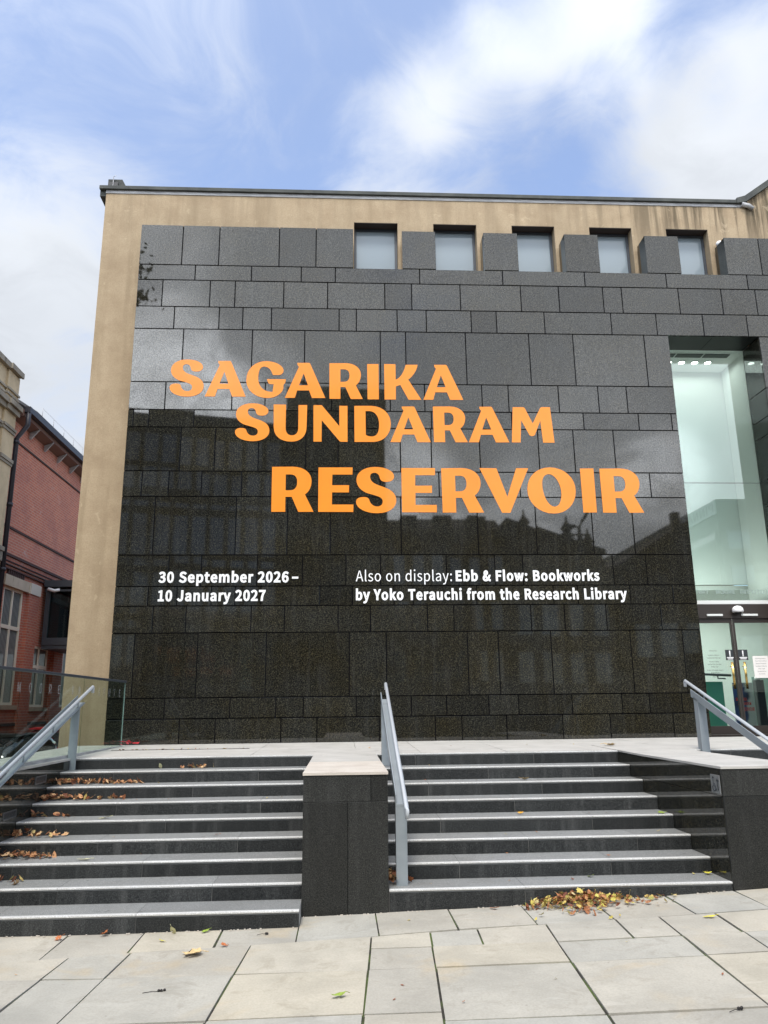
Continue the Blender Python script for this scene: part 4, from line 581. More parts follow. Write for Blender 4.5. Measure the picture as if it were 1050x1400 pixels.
# wheelchair sign on the side of the right plinth
ws = thing('access_sign', 'small grey wheelchair access sign with arrow on the side of the plinth', 'sign', (3.80, 8.19, 1.15))
b = MB(); b.box(3.790, 3.800, 8.09, 8.285, 1.058, 1.238, 0, .002); b.build('sign_plate', mat('sign_grey', (.30, .31, .31), .4, .6), ws)
b = MB()
def arc(cy, cz, r, a0, a1, n=12): return [(3.788, cy + r * math.cos(R(a0 + (a1 - a0) * i / n)), cz + r * math.sin(R(a0 + (a1 - a0) * i / n))) for i in range(n + 1)]
b.tube(arc(8.215, 1.115, .036, 100, 380), .005, 6); b.tube([(3.788, 8.222, 1.19), (3.788, 8.222, 1.128), (3.788, 8.186, 1.128), (3.788, 8.17, 1.085)], .006, 6)
b.lathe([(.001, -.003), (.012, -.003), (.012, .003), (.001, .003)], (3.788, 8.222, 1.208), 10, 0, 'x')
b.tube([(3.788, 8.13, 1.09), (3.788, 8.13, 1.20)], .005, 6); b.tube([(3.788, 8.148, 1.178), (3.788, 8.13, 1.203), (3.788, 8.112, 1.178)], .005, 6)
b.build('wheelchair_symbol', M['print'], ws)

# left flank wall beside the left staircase, with recessed step lights and the glass balustrade on top
fl = thing('flank_wall', 'low polished black granite flank wall under the glass balustrade', 'wall', (-4.1, 9, 0))
b = MB(); b.box(-4.62, -3.642, 7.2, YN + .08, -.4, 1.298, 1)
for zz0, zz1, ys in ((-.4, 1.03, [8.3, 9.5, 10.4]), (1.03, 1.298, [7.9, 9.1, 10.3])):
    cuts = [7.19] + ys + [YN + .08]
    for u, v_ in zip(cuts, cuts[1:]): b.box(-3.644, -3.632, u + .002, v_ - .002, zz0 + .002, zz1 - .002, 0)
    b.box(-4.62, -3.632, 7.178, 7.19, zz0 + .002, zz1 - .002, 0)
b.build('wall_body', [M['polished'], M['joint']], fl)
b = MB()
for u, v_ in ((7.16, 8.6), (8.6, 9.9), (9.9, YN + .085)): b.box(-4.64, -3.628, u + .002, v_ - .002, 1.299, 1.326)
b.build('capstone', M['podium'], fl)
for y0, y1, z0, z1, lab in ((9.86, 10.2, 1.10, 1.19, 'louvred step light set in black wall, higher one'), (9.03, 9.38, .81, .893, 'louvred step light set in black wall, lower one nearer the street')):
    t = thing('step_light', lab, 'wall light', (-3.63, (y0 + y1) / 2, z0), 'step lights')
    b = MB(); g = .012
    b.box(-3.632, -3.624, y0, y1, z0, z0 + g); b.box(-3.632, -3.624, y0, y1, z1 - g, z1); b.box(-3.632, -3.624, y0, y0 + g, z0 + g, z1 - g); b.box(-3.632, -3.624, y1 - g, y1, z0 + g, z1 - g)
    b.build('frame', mat('step_light_steel', (.22, .23, .24), .35, .8), t)
    b = MB(); n = 6
    for i in range(n):
        z = z0 + g + (z1 - z0 - 2 * g) * (i + .5) / n; b.hexa([(-3.632, y0 + g, z - .004), (-3.632, y1 - g, z - .004), (-3.632, y1 - g, z + .001), (-3.632, y0 + g, z + .001), (-3.626, y0 + g, z), (-3.626, y1 - g, z), (-3.626, y1 - g, z + .004), (-3.626, y0 + g, z + .004)])
    b.build('louvre', mat('louvre_steel', (.16, .17, .18), .4, .7), t)

# ------------------------------------------------------------------ glass balustrade
gb = thing('glass_balustrade', 'glass balustrade with grey top rail and etched letters beside the nine steps', 'balustrade', (-3.71, 10, 1.33))
ends = [13.74, 11.6, 9.35, 7.2]
for a, c in zip(ends, ends[1:]):
    b = MB(); b.box(-3.716, -3.704, c + .006, a - .006, 1.325, 2.39); b.build('glass_panel', M['rail_glass'], gb)
b = MB(); b.box(-3.7165, -3.7035, 13.735, 13.742, 1.37, 2.389); b.build('polished_end_edge', mat('glass_edge', (.42, .52, .50), .3), gb)
b = MB(); b.box(-3.735, -3.685, 7.15, 13.75, 2.39, 2.425, 0, .004); b.build('top_rail', M['dark_metal'], gb)
b = MB(); b.box(-3.74, -3.68, 7.2, 13.74, 1.322, 1.336 + .03); 
b.build('base_channel', M['lead'], gb)

# ------------------------------------------------------------------ handrails
def handrail(label, x0, slope):
    h = thing('handrail', label, 'handrail', (x0 + .05, 9.6, .5), 'stair handrails')
    yT, yB = 11.07, 8.27                                     # post positions
    zw = lambda y: 2.145 + slope * (y - 11.22)               # top edge of the web
    # two L-shaped posts: a flat front and a return plate along the rail
    for yp, zb in ((yT, ZN - .148), (yB, ZN - 7 * (.153 if x0 > 0 else .1436))):
        b = MB(); zt = zw(yp) - .085
        b.hexa([(x0 + .010, yp - .045, zb), (x0 + .112, yp - .045, zb), (x0 + .112, yp - .035, zb), (x0 + .010, yp - .035, zb),
                (x0 + .010, yp - .045, zt - .018), (x0 + .112, yp - .045, zt - .018), (x0 + .112, yp - .035, zt - .015), (x0 + .010, yp - .035, zt - .015)])
        b.hexa([(x0, yp - .045, zb), (x0 + .010, yp - .045, zb), (x0 + .010, yp + .075, zb), (x0, yp + .075, zb),
                (x0, yp - .045, zt - .018), (x0 + .010, yp - .045, zt - .018), (x0 + .010, yp + .075, zt + .024), (x0, yp + .075, zt + .024)])
        b.build('post', M['rail'], h)
    y0, y1 = yB - .047, yT + .15
    b = MB()
    def strip(xa, xb, dz0, dz1): b.hexa([(xa, y0, zw(y0) + dz0), (xb, y0, zw(y0) + dz0), (xb, y1, zw(y1) + dz0), (xa, y1, zw(y1) + dz0), (xa, y0, zw(y0) + dz1), (xb, y0, zw(y0) + dz1), (xb, y1, zw(y1) + dz1), (xa, y1, zw(y1) + dz1)])
    strip(x0, x0 + .010, -.105, 0); strip(x0 + .010, x0 + .112, -.105, -.093)
    b.build('channel', M['rail'], h)
    b = MB()
    xt = x0 + .092; zt_ = lambda y: zw(y) + .006
    ya, yb = 7.93, 11.58
    b.tube([(xt, ya, zt_(ya) - .09), (xt, ya, zt_(ya) - .012), (xt, ya + .02, zt_(ya + .02)), (xt, yb - .012, zt_(yb - .012)), (xt, yb, zt_(yb) - .012), (xt, yb, zt_(yb) - .09)], .0215, 14)
    tb = b.build('grip_rail', M['railtop'], h)
    for yy in (8.45, 9.3, 10.15, 11.0):
        b = MB(); b.tube([(xt, yy, zw(yy) - .094), (xt, yy, zt_(yy) - .01)], .009, 8); b.build('bracket', M['rail'], h)
    return h
handrail('grey steel handrail beside the glass balustrade', -3.668, .343)
handrail('grey steel handrail beside the central plinth, seen end on', .520, .352)
handrail('grey steel handrail in front of the entrance doors', 4.975, .352)

# ------------------------------------------------------------------ the gallery
gal = thing('gallery_building', 'gallery building with tall polished black granite front in a buff rendered frame', 'building', (0, 14.2, 1.36))
XL, XOL, XOR, XR = -4.08, 6.521, 8.385, 14.0
XF = 11.4
clad = MB(); GJ = .018
def panel(x0, x1, z0, z1, yb=14.03, yf=14.0):
    """one granite slab with softened front arris, hung a hair out of true like the real ones"""
    a = random.gauss(0, .0016); c = random.gauss(0, .0016); xm, zm = (x0 + x1) / 2, (z0 + z1) / 2
    a = max(-.003, min(.003, a)); c = max(-.003, min(.003, c))
    d = random.uniform(0, .004)
    def Y(x, z): return yf + d + a * (x - xm) + c * (z - zm)
    g = GJ / 2; e = .0025; x0 += g; x1 -= g; z0 += g; z1 -= g
    o = [(x0, z0), (x1, z0), (x1, z1), (x0, z1)]; i = [(x0 + e, z0 + e), (x1 - e, z0 + e), (x1 - e, z1 - e), (x0 + e, z1 - e)]
    F = [clad.bm.verts.new((x, Y(x, z), z)) for x, z in i]; S = [clad.bm.verts.new((x, Y(x, z) + e, z)) for x, z in o]; B = [clad.bm.verts.new((x, yb, z)) for x, z in o]
    clad.bm.faces.new(F)
    for k in range(4):
        clad.bm.faces.new((S[k], S[(k + 1) % 4], F[(k + 1) % 4], F[k])); clad.bm.faces.new((B[k], B[(k + 1) % 4], S[(k + 1) % 4], S[k]))
WX = [.204 + 1.680 * i for i in range(5)]                    # left sides of the five high windows
for r in range(16):
    z1, z0 = ROW_Z[r], ROW_Z[r + 1]
    js = list(JOINT_X[r])
    if r == 0:
        cuts = [XL] + js + [.188]
    elif r <= 3:
        x = max(js); cuts = [XL] + [j for j in js if j < XR]
        while x < XR - .6: x += random.uniform(.6, 1.3); cuts.append(min(x, XR))
        if cuts[-1] < XR: cuts[-1] = XR
    else:
        cuts = [XL] + [j for j in js if j < XOL - .12] + [XOL]
    cuts = sorted(set(round(c, 3) for c in cuts)); cuts = [c for i, c in enumerate(cuts) if i == 0 or c - cuts[i - 1] > .08 or i == len(cuts) - 1]
    for a, c in zip(cuts, cuts[1:]): panel(a, c, z0, z1)
    if r > 3:
        x = XOR; cut = [x]
        while x < XR - .5: x = min(x + random.uniform(.6, 1.3), XR); cut.append(x)
        cut[-1] = XR
        for a, c in zip(cut, cut[1:]): panel(a, c, z0, z1)
        # polished reveal on the right of the doorway
        g = GJ / 2; clad.box(XOR + .001, XOR + .02, 14.034, 14.66, z0 + g, z1 - g, 0)
for a, c, zt in ((1.167, 1.868, 11.403), (2.846, 3.565, 11.403), (4.53, 5.253, 11.408), (6.222, 6.951, 11.408), (7.916, 9.6, 11.405), (9.9, 11.6, 11.405), (11.9, XR, 11.405)):
    cc = [a, c] if c - a < 1 else [a, (a + c) / 2 - .1, c]
    for p, q in zip(cc, cc[1:]): panel(p, q, 10.531, zt)
    clad.box(a + .012, c - .012, 14.03, 14.40, 10.535, zt - .012, 0)
clad.box(XL + .012, .176, 14.03, 14.44, 10.535, 11.415, 1)
clad.box(XL + .01, XOL - .008, 14.03, 14.44, 1.2, 10.519, 1)
clad.box(XOR + .021, XR, 14.031, 14.44, 1.2, 10.519, 1)
clad.box(XOL - .0075, XOR + .0205, 14.031, 14.44, 9.16, 10.519, 1)
clad.box(XOL - .0075, XOR + .0205, 14.032, 14.10, 9.138, 9.159, 2)
clad.build('granite_cladding', [M['polished'], M['joint'], M['soffit']], gal)
# rendered frame round the granite
sw = MB(); SY = 14.452; ZT = 12.45; WT = 11.885
sw.box(-4.985, -4.06, SY, 17, .2, ZT); sw.box(-4.985, -4.06, 17, 30, .2, 6.6); sw.box(-4.06, .204, SY, 15.1, 10.3, ZT)  # unseen rear wing, kept low to let skylight into the lane
sw.box(.204, 8.72, SY, 15.1, WT, ZT)
for i in range(5):
    a = WX[i] + .922; c = WX[i + 1] if i < 4 else 8.72
    sw.box(a, c, SY, 15.1, 10.3, WT)
sw.prism([(8.72, 10.3), (14.09, 10.3), (14.09, 12.55), (11.4, 14.5), (8.72, 12.55)], 'y', SY, 15.1); sw.box(14.091, 15.0, SY, 17, .2, ZT)
sw.box(-4.06, XOL - .3, 14.8, 15.1, .2, 10.3); sw.box(-4.06, 15.0, 29, 30, .2, 6.6); sw.box(-4.06, 14.08, 16.8, 17, 6.601, ZT); sw.box(-4.06, 15.0, 17.001, 29, 6.5, 6.6)
swo = sw.build('rendered_wall', M['stucco'], gal)
b = MB(); b.box(-4.99, 8.70, SY - .014, SY + .3, ZT + .001, ZT + .075); b.build('lead_flashing', M['lead'], gal)
b = MB(); b.box(-5.12, 8.68, SY - .06, 17.1, ZT + .076, ZT + .16, 0, .006); b.box(-5.12, -4.99, SY + .02, 17.1, ZT - .05, ZT + .0755); 
b.prism([(8.55, 12.52), (8.74, 12.55), (11.4, 14.485), (14.1, 12.53), (15.05, 12.47), (15.05, 12.62), (14.1, 12.68), (11.4, 14.64), (8.74, 12.70), (8.55, 12.64)], 'y', SY - .08, SY + .25); rc = b.build('roof_coping', M['coping'], gal)
b = MB(); b.tube([(8.66, SY - .05, 12.50), (8.80, SY - .06, 12.46), (8.90, SY - .04, 12.40)], .05, 10); b.build('rainwater_outlet', M['lead'], gal)
rv = thing('roof_vent', 'small grey roof vent box behind the coping above the rendered corner', 'roof vent', (-4.85, 15, 12.61))
b = MB(); b.prism([(-5.12, 12.62), (-4.55, 12.62), (-4.82, 13.13), (-5.12, 13.13)], 'y', 14.9, 15.5); b.build('vent_body', M['coping'], rv)
b = MB(); b.box(-5.10, -4.90, 14.87, 14.899, 12.80, 13.04); b.build('vent_louvre', M['black'], rv)
b = MB(); b.tube([(-5.0, 14.86, 12.62), (-5.0, 14.86, 13.16), (-4.95, 14.86, 13.20)], .008, 6); b.build('vent_hoop', M['lead'], rv)

# high windows: brown soffit, slate frame, glass, a sloping cill behind the granite
def window(i):
    x0, x1 = WX[i], WX[i] + .922
    w = MB(); w.box(x0 + .001, x1 - .001, SY + .004, 14.76, WT - .012, WT - .001); wo_ = w.build('window_head', M['soffit_brown'], gal)
    f = MB(); y0, y1 = 14.66, 14.72; t = .055
    f.box(x0 + .002, x0 + t, y0, y1, 10.54, WT - .013); f.box(x1 - t, x1 - .002, y0, y1, 10.54, WT - .013)
    f.box(x0 + t, x1 - t, y0, y1, WT - .013 - .05, WT - .013); f.box(x0 + t, x1 - t, y0, y1, 10.54, 10.62)
    fr = f.build('window', M['frame_grey'], gal)
    p = MB(); p.box(x0 + t, x1 - t, 14.69, 14.70, 10.62, WT - .063); p.build('pane', M['pane'], fr)
    c = MB(); c.box(x0 + .002, x1 - .002, SY + .003, 14.659, 10.45, 10.52); c.build('cill', M['lead'], fr)
    if i: g = MB(); g.box(x1 + .17, x1 + .20, 14.445, 14.451, 10.5, 11.3); g.build('flashing_strip', M['lead'], gal)
for i in range(5): window(i)
b = MB(); b.lathe([(.02, 0), (.06, .02), (.075, .07), (.05, .11), (.01, .125)], (8.02, 14.36, 11.42), 12); tag(b.build('security_light', M['white'], None), 'small white round lamp on top of the granite under the stained render', 'wall light')

# entrance recess
b = MB(); b.box(XOL + .001, XOR - .001, 14.101, 14.665, 9.14, 9.158, 0); b.box(7.46, 7.468, 14.11, 14.66, 9.138, 9.141, 1)
b.build('soffit', [M['soffit'], M['joint']], gal)
b = MB(); b.box(XOL - .02, XOL - .001, 14.031, 14.66, 1.363, 9.158); b.build('left_reveal', M['polished'], gal)
es = MB(); YG = 14.66
es.box(XOL - .2, XOR + .05, YG - .01, YG + .09, 3.80, 3.872)
scr = es.build('screen_frame', M['screen_white'], gal)
b = MB(); b.box(XOL - .2, XOR + .05, YG, YG + .012, 6.245, 9.141); b.build('glass_panel', M['glass'], scr)
b = MB(); b.box(XOL - .2, XOR + .05, YG, YG + .012, 3.873, 6.236); b.build('glass_panel', M['glass'], scr)
b = MB(); b.box(XOL - .2, XOR + .05, YG - .002, YG + .014, 6.2365, 6.2445); b.build('glazing_bar', M['dark_metal'], scr)
words = [('HENRY', 6.70, 7.07), ('MOORE', 7.215, 7.59), ('INSTITUTE', 7.70, 8.33)]
etched = mat('etched_grey', (.33, .42, .40), .7)
for t, a, c in words: outlines('etched_word', text_loops(t, 'L', a, c, 4.00, .075), etched, gal, YG - .0035, .0008)
b = MB(); b.box(XOL - .2, XOR + .05, YG - .03, YG + .12, 3.52, 3.799, 0, .006); b.build('door_transom', M['brown_metal'], gal)
b = MB(); b.box(XOL - .2, XOR + .05, YG - .03, YG + .12, 1.345, 1.375); b.build('threshold', M['brown_metal'], gal)
for side, (x0, x1) in enumerate(((6.50, 7.452), (7.478, XOR + .03))):
    d = MB()
    d.box(x0, x1, YG, YG + .05, 3.44, 3.519); d.box(x0, x1, YG, YG + .05, 1.38, 1.53)
    if side == 0: d.box(x1 - .03, x1, YG, YG + .05, 1.53, 3.44)
    else: d.box(x0, x0 + .03, YG, YG + .05, 1.53, 3.44)
    dr = d.build('door', M['brown_metal'], gal)
    p = MB(); p.box(x0, x1 - .03, YG + .018, YG + .030, 1.53, 3.44) if side == 0 else p.box(x0 + .03, x1, YG + .018, YG + .030, 1.53, 3.44); p.build('pane', M['glass'], dr)
    a, c = (7.06, 7.27) if side == 0 else (7.635, 7.96)
    p = MB(); p.box(a - (.10 if side == 0 else 0), c, YG - .06, YG - .031, 3.565, 3.605, 0, .004); p.build('closer_bar', M['screen_white'], dr)
    s0, s1 = (7.265, 7.435) if side == 0 else (7.51, 7.70)
    sp = MB(); sp.box(s0, s1, YG + .012, YG + .0175, 2.735, 2.93); so = sp.build('warning_sign', M['print'], dr)
    cx = (s0 + s1) / 2
    m = MB(); m.box(cx - .012, cx + .012, YG + .009, YG + .0115, 2.835, 2.915); m.box(cx - .012, cx + .012, YG + .009, YG + .0115, 2.805, 2.825)
    m.box(s0 + .02, s1 - .02, YG + .009, YG + .0115, 2.775, 2.792); m.box(s0 + .035, s1 - .035, YG + .009, YG + .0115, 2.750, 2.766); m.build('exclamation_mark', M['white'], so)
    h0 = 7.335 if side == 0 else 7.575
    for k in (0, .055):
        hb = MB(); hb.tube([(h0 + k, YG - .05 + k * 1.3, 2.20), (h0 + k, YG - .05 + k * 1.3, 2.70)], .014, 12)
        for z in (2.27, 2.62): hb.tube([(h0 + k, YG - .05 + k * 1.3, z), (h0 + k, YG + .02, z)], .009, 8)
        hb.build('handle', M['brass'], dr)
L = []
hours = [('Opening Hours', .0), ('Sculpture Galleries', .085), ('Tuesday Sunday 10am–5pm', .135), ('Research Library', .205), ('Tuesday Friday 10am–5pm', .255), ('Sunday 1–5pm', .30), ('Archive of Sculptors Papers', .365), ('by appointment', .41), ('Free Entry', .485)]
for t, dz in hours:
    t = ''.join(c for c in t if c in FONT['adv'])
    w = .0115 * len(t); outlines('opening_hours_line', text_loops(t, 'B', 7.03 - w / 2, 7.03 + w / 2, 2.905 - dz, .022), M['print'], gal, YG + .0155, .0006)
cd = thing('camera_dome', 'white hooded dome above the centre of the entrance doors', 'camera', (7.55, YG - .04, 3.66))
b = MB(); b.lathe([(.10, 0), (.108, .03), (.095, .08), (.06, .115), (.01, .128)], (7.55, YG - .10, 3.63), 20); b.build('hood', M['white'], cd)
b = MB(); b.lathe([(.01, -.03), (.05, -.022), (.07, 0), (.07, .01)], (7.55, YG - .10, 3.622), 16); b.build('lens_dome', M['black'], cd)
nb = thing('paper_notice', 'white paper notice with small print stuck on a glass door beside the brass handles', 'notice', (7.93, YG + .035, 2.6))
b = MB(); b.box(7.785, 8.085, YG + .0125, YG + .0165, 2.40, 2.81); b.build('sheet', M['paper'], nb)
L = []
for k, (t, w) in enumerate([('Opening Hours', .2), ('from the Archive', .22), ('Research Library and', .2), ('Sculpture Galleries', .22), ('10am–5pm', .13), ('by appointment', .16), ('Free Entry', .12)]):
    t = ''.join(c for c in t if c in FONT['adv']); outlines('printed_line', text_loops(t, 'B', 7.935 - w / 2, 7.935 + w / 2, 2.755 - k * .048, .018), M['print'], nb, YG + .0115, .0004)

# foyer behind the glass
fy = MB()
fy.box(5.6, XF, 15.75, 15.85, 4.35, 9.15)                    # tall front wall of the foyer
fy.box(5.6, XOL - .22, YG + .1, 19.5, 1.3, 9.15); fy.box(XF - .2, XF, 15.1, 19.5, 1.3, 4.3)
fy.box(XOL - .2, XF - .2, 19.5, 19.6, 1.3, 4.3); fy.box(XOL - .2, XF - .2, 15.86, 19.5, 4.25, 4.34)
fy.box(XOR + .06, XOR + .16, 14.78, 15.74, 3.6, 9.15)
fy.box(5.6, XF, YG + .013, 15.749, 9.142, 9.26)
fy.build('foyer_wall', M['white_paint'], gal)
b = MB(); b.box(5.6, XF, YG + .13, 19.5, 1.28, 1.362); b.build('foyer_floor', mat('foyer_floor', (.35, .36, .34), .35), gal)
b = MB()
for a, c in ((6.4, 7.02), (7.06, 7.62), (7.66, 8.2)): b.box(a, c, 14.83, 14.99, 9.128, 9.1415)
b.build('ceiling_grille', mat('ceiling_grille', (.07, .08, .075), .6), gal)
for i, xx in enumerate((7.03, 7.32, 7.61, 7.90)):
    b = MB(); b.lathe([(.085, 0), (.085, .012), (.07, .014)], (xx, 15.24, 9.127), 20); dl = b.build('downlight', M['screen_white'], gal)
    b = MB(); b.lathe([(.066, -.004), (.066, 0)], (xx, 15.24, 9.1265), 20); b.build('lit_lens', M['lamp'], dl)
for nm, loc, e, sx, sy, rot in (('foyer_high_lamp', (7.5, 15.25, 9.05), 5, 1.6, .6, 0), ('foyer_up_fill', (7.2, 15.1, 3.95), 11, 1.7, .2, math.pi), ('foyer_low_fill', (8.2, 17.4, 4.2), 70, 3.2, 2.6, 0)):  # upward and low area lights are added fills, no fixture there
    l = bpy.data.lights.new(nm, 'AREA'); l.shape = 'RECTANGLE'; l.size = sx; l.size_y = sy; l.energy = e; l.color = (1.0, .99, .96)
    o = bpy.data.objects.new(nm, l); C.objects.link(o); o.location = loc; o.rotation_euler = (rot, 0, 0)
gs = thing('stair_screen', 'green glass stair screen with dark handrail inside the foyer', 'balustrade', (8, 16.8, 1.36))
b = MB(); b.box(6.6, 8.28, 17.0, 17.02, 1.363, 2.40); b.build('green_panel', mat('green_glass_panel', (.10, .33, .25), .12), gs)
b = MB(); b.tube([(6.6, 16.93, 2.62), (8.45, 16.93, 2.53)], .028, 10); b.tube([(8.15, 16.93, 2.535), (8.15, 16.93, 2.47), (8.32, 16.93, 2.46)], .014, 8); b.build('grip_rail', M['dark_metal'], gs)
b = MB(); b.box(9.05, 10.8, 17.2, 17.22, 1.363, 2.5); b.build('green_panel', mat('pale_green_glass', (.38, .55, .48), .15), gs)
bn = thing('roller_banner', 'blue and white roller banner with red lettering inside the foyer', 'banner', (8.45, 16.5, 1.36))
bm_ = mat('banner_print', (.03, .05, .16), .5); k = NT(bm_); n = k.noise(2.0, 3, .5, .8); sx = k.n('ShaderNodeSeparateXYZ'); k.l(k.obj(), sx.inputs[0])
k.col(k.mix(k.g(k.math('ADD', sx.outputs[0], k.math('MULTIPLY', n, .5)), 8.72, 8.80), k.ramp(n, [(.35, (.012, .02, .06)), (.6, (.04, .09, .30))]), (.62, .64, .66)))
b = MB(); b.box(8.24, 8.68, 16.5, 16.506, 1.42, 2.36); b.build('banner_sheet', bm_, bn)
b = MB(); b.box(8.22, 8.70, 16.44, 16.56, 1.363, 1.418, 0, .01); b.build('banner_base', M['dark_metal'], bn)
redp = mat('red_print', (.75, .06, .04), .5)
for L in (text_loops('SAGARIKA', 'B', 8.28, 8.52, 1.99, .06), text_loops('SUNDARAM', 'B', 8.32, 8.60, 1.90, .06), text_loops('RESERVOIR', 'B', 8.34, 8.66, 1.78, .07)): outlines('banner_lettering', L, redp, bn, 16.4985, .0006, .002)
bp = thing('black_stand', 'black stand with white rounded head beside the banner in the foyer', 'stand', (8.83, 16.5, 1.36))
b = MB(); b.box(8.74, 8.92, 16.46, 16.62, 1.363, 2.42, 0, .015); b.build('stand_body', M['black'], bp)
b = MB(); b.lathe([(.06, 0), (.065, .03), (.05, .065), (.015, .08)], (8.80, 16.5, 2.421), 14); b.build('stand_head', M['white'], bp)

# lettering on the granite
YT = 13.9975
for row, nm in zip(TITLE, ('title_lettering',) * 3):
    L = []
    for g, x0, x1, z0, z1 in row:
        for l in DISPLAY[g]: L.append([(x0 + (x1 - x0) * u, z0 + (z1 - z0) * v_) for u, v_ in l])
    outlines(nm, L, M['orange'], gal, YT, .0012)
BOLD = .0105
tl = [('date_lettering', text_loops('30 September 2026', 'B', -3.306, -1.006, 4.156, .180, 30) + text_loops('–', 'B', -.925, -.833, 4.160, .19)),
      ('date_lettering', text_loops('10 January 2027', 'B', -3.30, -1.412, 3.822, .180, 30)),
      ('display_lettering', text_loops('Ebb & Flow: Bookworks', 'B', 2.056, 4.707, 4.168, .180, 34)),
      ('display_lettering', text_loops('by Yoko Terauchi from the Research Library', 'B', .230, 5.191, 3.827, .180, 34))]
for nm, L in tl: outlines(nm, L, M['white'], gal, YT, .0012, BOLD)
outlines('display_lettering', text_loops('Also on display:', 'L', .218, 1.975, 4.162, .196), M['white'], gal, YT, .0012)

# etched letters on the balustrade glass (read from the steps, running towards the wall)
lets = [('M', 9.30), ('O', 9.63), ('O', 9.96), ('R', 10.28), ('E', 10.60), ('I', 11.12), ('N', 11.40), ('S', 11.72), ('T', 12.03), ('I', 12.30), ('T', 12.55), ('U', 12.83), ('T', 13.10), ('E', 13.42)]
frost = bpy.data.materials.new('frosted_etching'); frost.use_nodes = True; _t = frost.node_tree; _t.nodes.clear()
_a = _t.nodes.new('ShaderNodeBsdfTransparent'); _d = _t.nodes.new('ShaderNodeBsdfDiffuse'); _d.inputs[0].default_value = (.6, .62, .62, 1); _m = _t.nodes.new('ShaderNodeMixShader'); _m.inputs[0].default_value = .22; _o = _t.nodes.new('ShaderNodeOutputMaterial')
_t.links.new(_a.outputs[0], _m.inputs[1]); _t.links.new(_d.outputs[0], _m.inputs[2]); _t.links.new(_m.outputs[0], _o.inputs[0])
for ch, y in lets:
    w = .012 if ch == 'I' else .042
    o = outlines('etched_letter', text_loops(ch, 'L', y - w, y + w, 2.155, .115), frost, None, 0, .0006)
    for v in o.data.vertices: v.co = Vector((-3.7025 + v.co.y, v.co.x, v.co.z)) - gb.location
    o.parent = gb

# ------------------------------------------------------------------ brick building across the lane
BX = -9.3
bk = thing('brick_building', 'red brick building with eaves gutter and pale sash windows across the lane', 'building', (BX, 26, .4))
b = MB()
# wall with real window openings: piers, spandrels and lintel zones
wins = [(21.68, 23.0, 2.10, 5.30), (23.95, 25.35, 2.05, 3.85), (26.7, 27.9, 2.05, 5.3), (29.5, 31, 2.05, 5.3), (32.5, 34, 2.05, 5.3)]
y = 21.0
for w0, w1, z0, z1 in wins:
    b.box(BX - .4, BX, y, w0, -.2, 10.1); b.box(BX - .4, BX, w0, w1, -.2, z0); b.box(BX - .4, BX, w0, w1, z1, 10.1); y = w1
b.box(BX - .4, BX, y, 40, -.2, 10.1); b.box(BX - 9, BX - .4, 39, 40, -.2, 10.1)
b.box(BX, BX + .10, 23.22, 23.95, -.2, 5.28); b.box(BX, BX + .10, 25.6, 26.35, -.2, 5.28)
b.build('brick_wall', M['brick'], bk)
b = MB()
for z, t, d in ((9.40, .05, .03), (6.94, .06, .035), (6.19, .07, .05), (6.01, .035, .03), (5.905, .035, .05), (5.79, .035, .07), (1.62, .08, .05), (1.25, .05, .04)): b.box(BX, BX + d, 21.05, 39.9, z - t, z)
for i in range(9): b.box(BX, BX + .06, 22.02 + i * .13 - .3, 22.08 + i * .13 - .3, 5.60, 5.74)
b.build('string_course', M['brick_dark'], bk)
b = MB(); b.box(BX, BX + .09, 21.5, 23.2, 5.301, 5.60); b.build('lintel', M['stone_pale'], bk)
for ya, yb, za in ((21.5, 23.2, 1.98), (23.8, 25.5, 1.93)): b = MB(); b.box(BX, BX + .06, ya, yb, za, za + .11); b.build('window_sill', M['stone_pale'], bk)
b = MB(); b.box(BX - .01, BX + .13, 23.20, 23.97, 5.281, 5.60); b.box(BX - .01, BX + .13, 25.58, 26.37, 5.281, 5.60); b.build('pier_cap', mat('white_banded_stone', (.60, .57, .50), .9), bk)
for w0, w1, z0, z1 in wins:
    f = MB(); X0, X1 = BX - .09, BX - .015; t = .075; mid = (w0 + w1) / 2; zt = z0 + (z1 - z0) * .66
    for a, c in ((w0, w0 + t), (w1 - t, w1), (mid - t / 2, mid + t / 2)): f.box(X0, X1, a, c, z0, z1)
    for a, c in ((w0 + t, mid - t / 2), (mid + t / 2, w1 - t)):
        f.box(X0, X1, a, c, z0, z0 + t); f.box(X0, X1, a, c, z1 - t, z1); f.box(X0 + .02, X1, a, c, zt - .05, zt + .05)
    fr = f.build('window', M['cream'], bk)
    p = MB(); p.box(X0 + .03, X0 + .04, w0 + t, w1 - t, z0 + t, z1 - t); p.build('pane', M['pane'] if False else mat('old_window_glass', (.05, .06, .06), .06, spec=.8), fr)
    p = MB(); n = 14
    for i in range(n):
        a = w0 + t + (w1 - w0 - 2 * t) * i / n; c = w0 + t + (w1 - w0 - 2 * t) * (i + .6) / n; p.box(X0 + .0405, X0 + .043, a, c, z0 + t, z1 - t)
    p.build('net_curtain', M['curtain'], fr)
b = MB(); b.prism([(BX + .02, 9.92), (BX + .30, 10.02), (BX + .30, 10.2), (BX - .4, 10.2), (BX - .4, 10.1), (BX + .02, 10.1)], 'y', 21.05, 39.9); b.build('eaves_board', M['timber'], bk)
b = MB(); b.box(BX + .301, BX + .46, 21.05, 39.9, 10.13, 10.29); b.build('gutter', M['pipe'], bk)
b = MB(); b.prism([(BX - 4.6, 13.6), (BX + .40, 10.30), (BX + .40, 10.38), (BX - 4.6, 13.7), (BX - 9, 10.4), (BX - 9, 10.3)], 'y', 21.7, 39.9); b.build('slate_roof', mat('slate', (.05, .053, .06), .6), bk)
